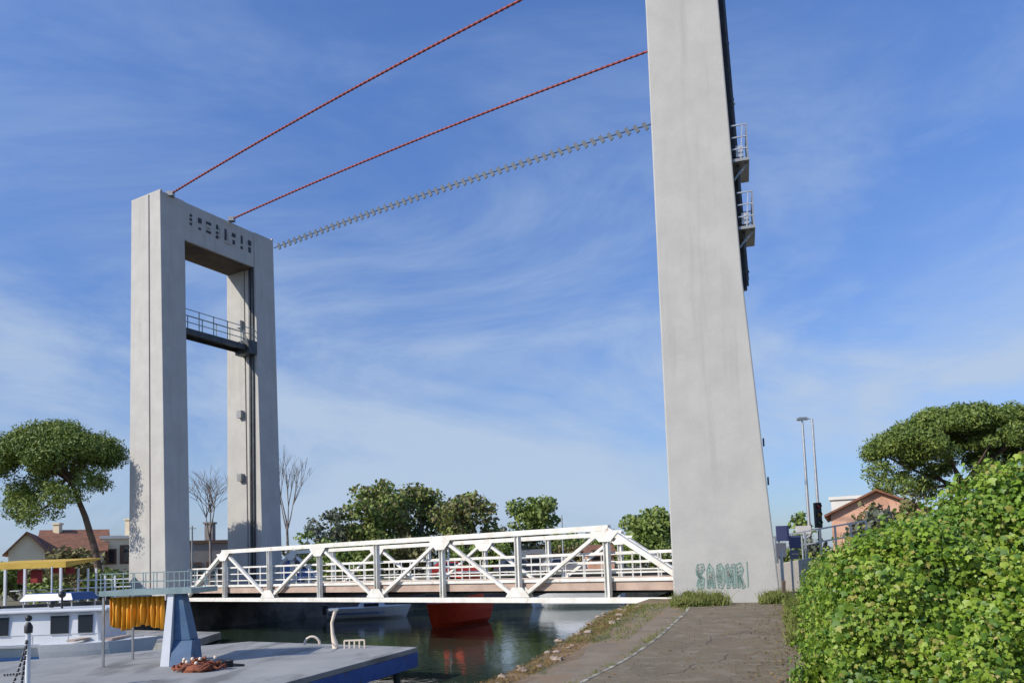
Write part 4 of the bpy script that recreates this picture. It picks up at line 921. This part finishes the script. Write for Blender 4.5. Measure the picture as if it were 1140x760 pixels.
# traffic light
Y = 30; base = at(915, 640, Y); base.z = FZ; t = thing('traffic_light', 'black traffic light head on a pole left of the terracotta house', 'traffic light', base)
MB().tube([base, Vector((base.x, Y, zz(915, 590, Y)))], .05, 8).build('pole', 'black', t)
hd = MB().box((base.x, Y, zz(915, 573, Y)), (.24, .22, zz(915, 559, Y) - zz(915, 587, Y))).build('head', 'black', t, .02)
for k_, m in ((0, 'redlens'), (1, 'yellow'), (2, 'traffic_green')):
    z = zz(915, 563.5 + 9.2 * k_, Y); MB().tube([(base.x, Y - .1, z), (base.x, Y - .13, z)], .075, 12).build('lens', m, hd)
    b = MB(); b.tube([(base.x, Y - .11, z + .03), (base.x, Y - .24, z + .02)], .09, 8, caps=False); b.build('visor', 'black', hd)
ftree('broadleaf_tree', 'small round green tree behind the white sign at the ramp', 876, 908, 563, 60, 'leaf_mid', 12, leaf=.2, per=130)
Yh = 44; house('house', 'terracotta walled house with tiled roof rising behind the ivy thicket', 'house', 929, 1032, Yh, zz(935, 572, Yh), zz(985, 548, Yh), 9, 'orange_wall', 'rooftile', 'y', ((.3, FZ + 1.5, .8, 1.2),), None, R(-23))
house('house', 'white gabled house behind the terracotta one by the pine', 'house', 930, 968, 62, zz(940, 556, 62), 0, 8, 'white_wall', 'white_wall', 'x', ((.3, FZ + 2, .9, 1.2),), None, R(-25))
for px, Y, wd, h, m, lab in ((900, 40, 2.6, 1.9, 'leaf_grey', 'grey green shrub on the ramp below the traffic light'), (870, 38, 2.4, 1.6, 'leaf_mid', 'dark green shrub behind the blue signs'), (1000, 38, 3, 5.0, 'leaf_olive', 'brownish shrub between the terracotta house and the pine'), (985, 36, 3, 3.4, 'leaf_grey', 'pale shrub in front of the terracotta house')):
    shrub(lab, (at(px, 620, Y).x, Y, FZ), wd, h, m)
# wooden stake at the path end
c_ = at(873, 672, 18.9); c_.z = gh(18.9); MBo = MB().bar(c_, c_ + Vector((.02, 0, .55)), .07).build('wooden_stake', 'bark'); tag(MBo, 'short brown wooden stake in the weeds right of the tower foot', 'stake')
c_ = at(873, 660, 21.5); c_.z = .3; b = MB().tube([c_, Vector((c_.x, c_.y, zz(873, 610, 21.5)))], .03, 8); tag(b.build('marker_pole', 'white_steel'), 'thin white pole in front of the ramp wall', 'pole')

# ------------------------------------------------------------------ ivy thicket (right foreground)
edge0 = Vector((3.32, 9.0, 0)); edge1 = Vector((6.95, 19.2, 0)); ed = (edge1 - edge0).normalized(); en = Vector((ed.y, -ed.x, 0))
def ivy_h(s, d):                          # height: rises steeply from the path side and from the near end
    m = max(0, min(d, 1.1 * (s - S0), 1.0 * (S1 - s)))
    h = 1.58 * (1 - math.exp(-4.2 * m)) + .30 * min(d, 5) * (1 - math.exp(-1.2 * m))
    h *= 1 - .27 * max(0, min(1, (s - .8) / 4.5))
    return h * (1 + .08 * math.sin(s * 1.7 + d) + .07 * math.sin(d * 3.1 + s * .9 + 1) + .04 * math.sin(s * 5.3 - d * 2))
S0, S1, D1 = -.9, 10.5, 7.0
t = thing('ivy_thicket', 'dense bright green ivy covered thicket beside the path at the right', 'thicket', edge0 + en * 2)
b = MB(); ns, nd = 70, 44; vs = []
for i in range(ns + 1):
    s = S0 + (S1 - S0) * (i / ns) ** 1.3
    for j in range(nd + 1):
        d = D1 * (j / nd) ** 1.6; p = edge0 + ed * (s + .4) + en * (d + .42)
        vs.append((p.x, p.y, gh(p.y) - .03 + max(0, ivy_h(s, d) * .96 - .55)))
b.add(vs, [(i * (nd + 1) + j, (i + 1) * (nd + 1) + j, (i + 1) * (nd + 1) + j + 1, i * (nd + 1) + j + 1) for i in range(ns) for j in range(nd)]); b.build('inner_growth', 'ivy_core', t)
def ivy_points(n):
    P = []; Q = []
    while len(P) < n:
        s = S0 + (S1 - S0) * random.random() ** 1.25; d = D1 * random.random() ** 1.7
        if random.random() < .35: s = S0 + 1.3 * random.random() ** 1.5; d = D1 * random.random()
        e_ = .04; h = ivy_h(s, d); gx = (ivy_h(s, d + e_) - h) / e_; gs = (ivy_h(s + e_, d) - h) / e_
        area = math.sqrt(1 + gx * gx + gs * gs)
        if random.random() > .15 + area / 6: continue
        nrm = (Vector((0, 0, 1)) - en * gx - ed * gs).normalized()
        lump = .19 * math.sin(s * 4.1 + h * 4) * math.sin(d * 4.6 + s * 2.2) + .11 * math.sin(s * 9 + h * 8 + d * 5)
        p = edge0 + ed * s + en * (d + .1); p.z = gh(p.y) + h
        p += nrm * (lump + random.uniform(-.30, .08)); p.x += random.gauss(0, .04); p.z += random.gauss(0, .05)
        if p.z < gh(p.y) + .02: continue
        P.append(tuple(p)); Q.append(tuple(nrm))
    return np.array(P), np.array(Q)
P, Qn = ivy_points(175000)
lobed_leaves('foliage', P, Qn, .028, t, ['ivy', 'ivy_deep', 'ivy_yellow'], [.62, .26, .12])
P, Qn = ivy_points(2600); P[:, 2] += rng.uniform(.03, .25, len(P)); lobed_leaves('loose_shoots', P, Qn, .028, t, ['ivy_yellow', 'ivy'], [.5, .5], 1.0)
b = MB()
for i in range(50):
    s = random.uniform(S0 + .5, S1 - 1); d = random.uniform(.3, 6); p = edge0 + ed * s + en * d; p.z = gh(p.y) + ivy_h(s, d) - .1; b.tube([p, p + Vector((random.uniform(-.15, .15), random.uniform(-.1, .1), random.uniform(.2, .4)))], [.007, .003], 4, caps=False)
b.build('twigs', 'drygrass', t)

# ------------------------------------------------------------------ bank: stones, grasses, weeds
def blades(name, pts, h, wd, m, lean=.5):
    n = len(pts); V = np.zeros((n, 3, 3)); a = rng.uniform(0, 6.28, n); hh = h * rng.uniform(.3, 1.15, n) * (.35 + .65 * np.abs(np.sin(pts[:, 0] * 4.7 + 1.3 * np.sin(pts[:, 1] * 5.1)) * np.cos(pts[:, 0] * 1.9 + pts[:, 1])) ** .6)
    dx = np.cos(a) * wd / 2; dy = np.sin(a) * wd / 2; lx = rng.normal(0, lean, n) * hh; ly = rng.normal(0, lean, n) * hh
    V[:, 0] = pts + np.stack([dx, dy, 0 * dx], 1); V[:, 1] = pts - np.stack([dx, dy, 0 * dx], 1); V[:, 2] = pts + np.stack([lx, ly, hh], 1)
    me = bpy.data.meshes.new(name); me.from_pydata(V.reshape(-1, 3).tolist(), [], [(3 * i, 3 * i + 1, 3 * i + 2) for i in range(n)]); me.materials.append(M[m])
    o = bpy.data.objects.new(name, me); col.objects.link(o); return o
def band(n, y0, y1, f0, f1, z=0):
    y = rng.uniform(y0, y1, n); P = []
    for yy in y:
        e = interp(BANK, yy); l_ = LX[0] + 0; l_ = edge(lineE, [yy])[0]; x = e + (l_ - e) * rng.uniform(f0, f1); P.append((x, yy, gh(yy) + z))
    return np.array(P)
tag(blades('dry_grass', band(6500, 8.5, 19.5, -.04, .30), .06, .012, 'drygrass', .8), 'brown dry grass along the canal edge beside the path', 'grass', kind='stuff')
tag(blades('green_grass', band(3000, 14, 20.5, .0, .7), .09, .016, 'weed', .7), 'green grass tufts at the canal edge near the tower', 'grass', kind='stuff')
b = MB()
for i in range(55):
    p = band(1, 8.5, 20.3, -.06, .3)[0]; b.ball((p[0], p[1], p[2] + .01), random.uniform(.02, .09), .5, 6, 4, .3)
tag(b.build('stones', 'rock'), 'loose pale stones and rubble along the canal edge', 'stones', kind='stuff')
def weeds(label, pts_px, n, h, m='weed', Yr_=(18.6, 20.0)):
    P = []
    for _ in range(n):
        Y = random.uniform(*Yr_); px = random.triangular(*pts_px); p = at(px, 660, Y); P.append((p.x, Y, gh(Y) + .01))
    P = np.array(P); o = blades('weeds', P, h, .03, m, .35); c = P.copy(); c[:, 2] += rng.uniform(.0, h * .75, len(c)) * (.25 + .75 * np.abs(np.sin(c[:, 0] * 4.7) * np.cos(c[:, 0] * 1.9 + c[:, 1])))
    tag(o, label, 'weeds', kind='stuff')
    o2 = leaf_mesh('weeds', c, np.tile([0, 0, 1.], (len(c), 1)), .035, m); tag(o2, label.replace('clump', 'leaves of the clump'), 'weeds', kind='stuff')
weeds('green clump of weeds at the left foot of the right tower', (745, 815, 765), 2200, .42)
weeds('green clump of weeds right of the right tower foot', (842, 885, 866), 1600, .36)
weeds('olive clump of weeds at the right edge of the path end', (870, 892, 882), 900, .35, 'weed', (13, 18))
P = []
for _ in range(1500):
    y = random.uniform(7, 19.4); l_, r_ = edge(lineE, [y])[0], edge(rightE, [y])[0]; k = 1 - abs(random.gauss(0, .16)) if random.random() < .7 else random.random()
    P.append((l_ + (r_ - l_) * min(1, max(-.3, k)), y, gh(y) + .022))
P = np.array(P); tag(leaf_mesh('leaf_litter', P, np.tile([0, 0, 1.], (len(P), 1)), .022, 'drygrass', jitter=.25, mats=['drygrass', 'soil', 'weed'], probs=[.5, .3, .2]), 'dry fallen leaves scattered on the path below the thicket', 'leaf litter', kind='stuff')
tag(blades('edge_grass', np.array([(edge(lineE, [y])[0] - .05 + random.gauss(0, .06), y, gh(y) + .012) for y in np.repeat(np.array([random.uniform(9, 19.3) for _ in range(60)]), 14) + rng.normal(0, .08, 840)]), .06, .012, 'weed', .7), 'small grass tufts growing along the painted edge line', 'grass', kind='stuff')
for i, pl_ in enumerate(([(1.9, 10.6), (2.3, 10.9), (2.5, 11.5), (3.0, 11.7), (3.3, 12.4)], [(2.7, 13.1), (3.2, 13.4), (3.5, 14.2), (4.2, 14.5), (4.9, 14.4)], [(4.0, 16), (4.6, 16.4), (5.4, 16.3)], [(1.3, 9.6), (1.9, 9.4), (2.5, 9.6)])):
    b = MB(); pts = []
    for (xa, ya), (xb, yb) in zip(pl_, pl_[1:]):
        for k in range(5): pts.append((xa + (xb - xa) * k / 5 + random.gauss(0, .03), ya + (yb - ya) * k / 5 + random.gauss(0, .03)))
    pts.append(pl_[-1])
    for (xa, ya), (xb, yb) in zip(pts, pts[1:]):
        d = Vector((xb - xa, yb - ya)).normalized(); w_ = .006; b.add([(xa - d.y * w_, ya + d.x * w_, gh(ya) + .017), (xa + d.y * w_, ya - d.x * w_, gh(ya) + .017), (xb + d.y * w_, yb - d.x * w_, gh(yb) + .017), (xb - d.y * w_, yb + d.x * w_, gh(yb) + .017)], [(0, 1, 2, 3)])
    struct(b.build('path_crack', 'soffit'))
# mooring bollard and black box where the span meets the near bank
c_ = at(697, 697, 21.2); b = MB(); b.box((c_.x, 21.2, -.35), (.22, .3, 1.1)); b.box((c_.x, 21.2, .24), (.3, .36, .08)); tag(b.build('fender_post', 'boat_dark'), 'dark timber fender post at the canal edge under the span end', 'post')
b = MB()
for k_ in range(7):
    c_ = at(703 + k_ * 6, 684 - (k_ % 3) * 3, 22.0); b.ball((c_.x, 22.0 + .1 * k_, .1 + .05 * (k_ % 3)), random.uniform(.12, .2), .7, 7, 5, .25)
tag(b.build('boulders', 'rock'), 'pile of pinkish boulders under the bank end of the span', 'rocks', kind='stuff')
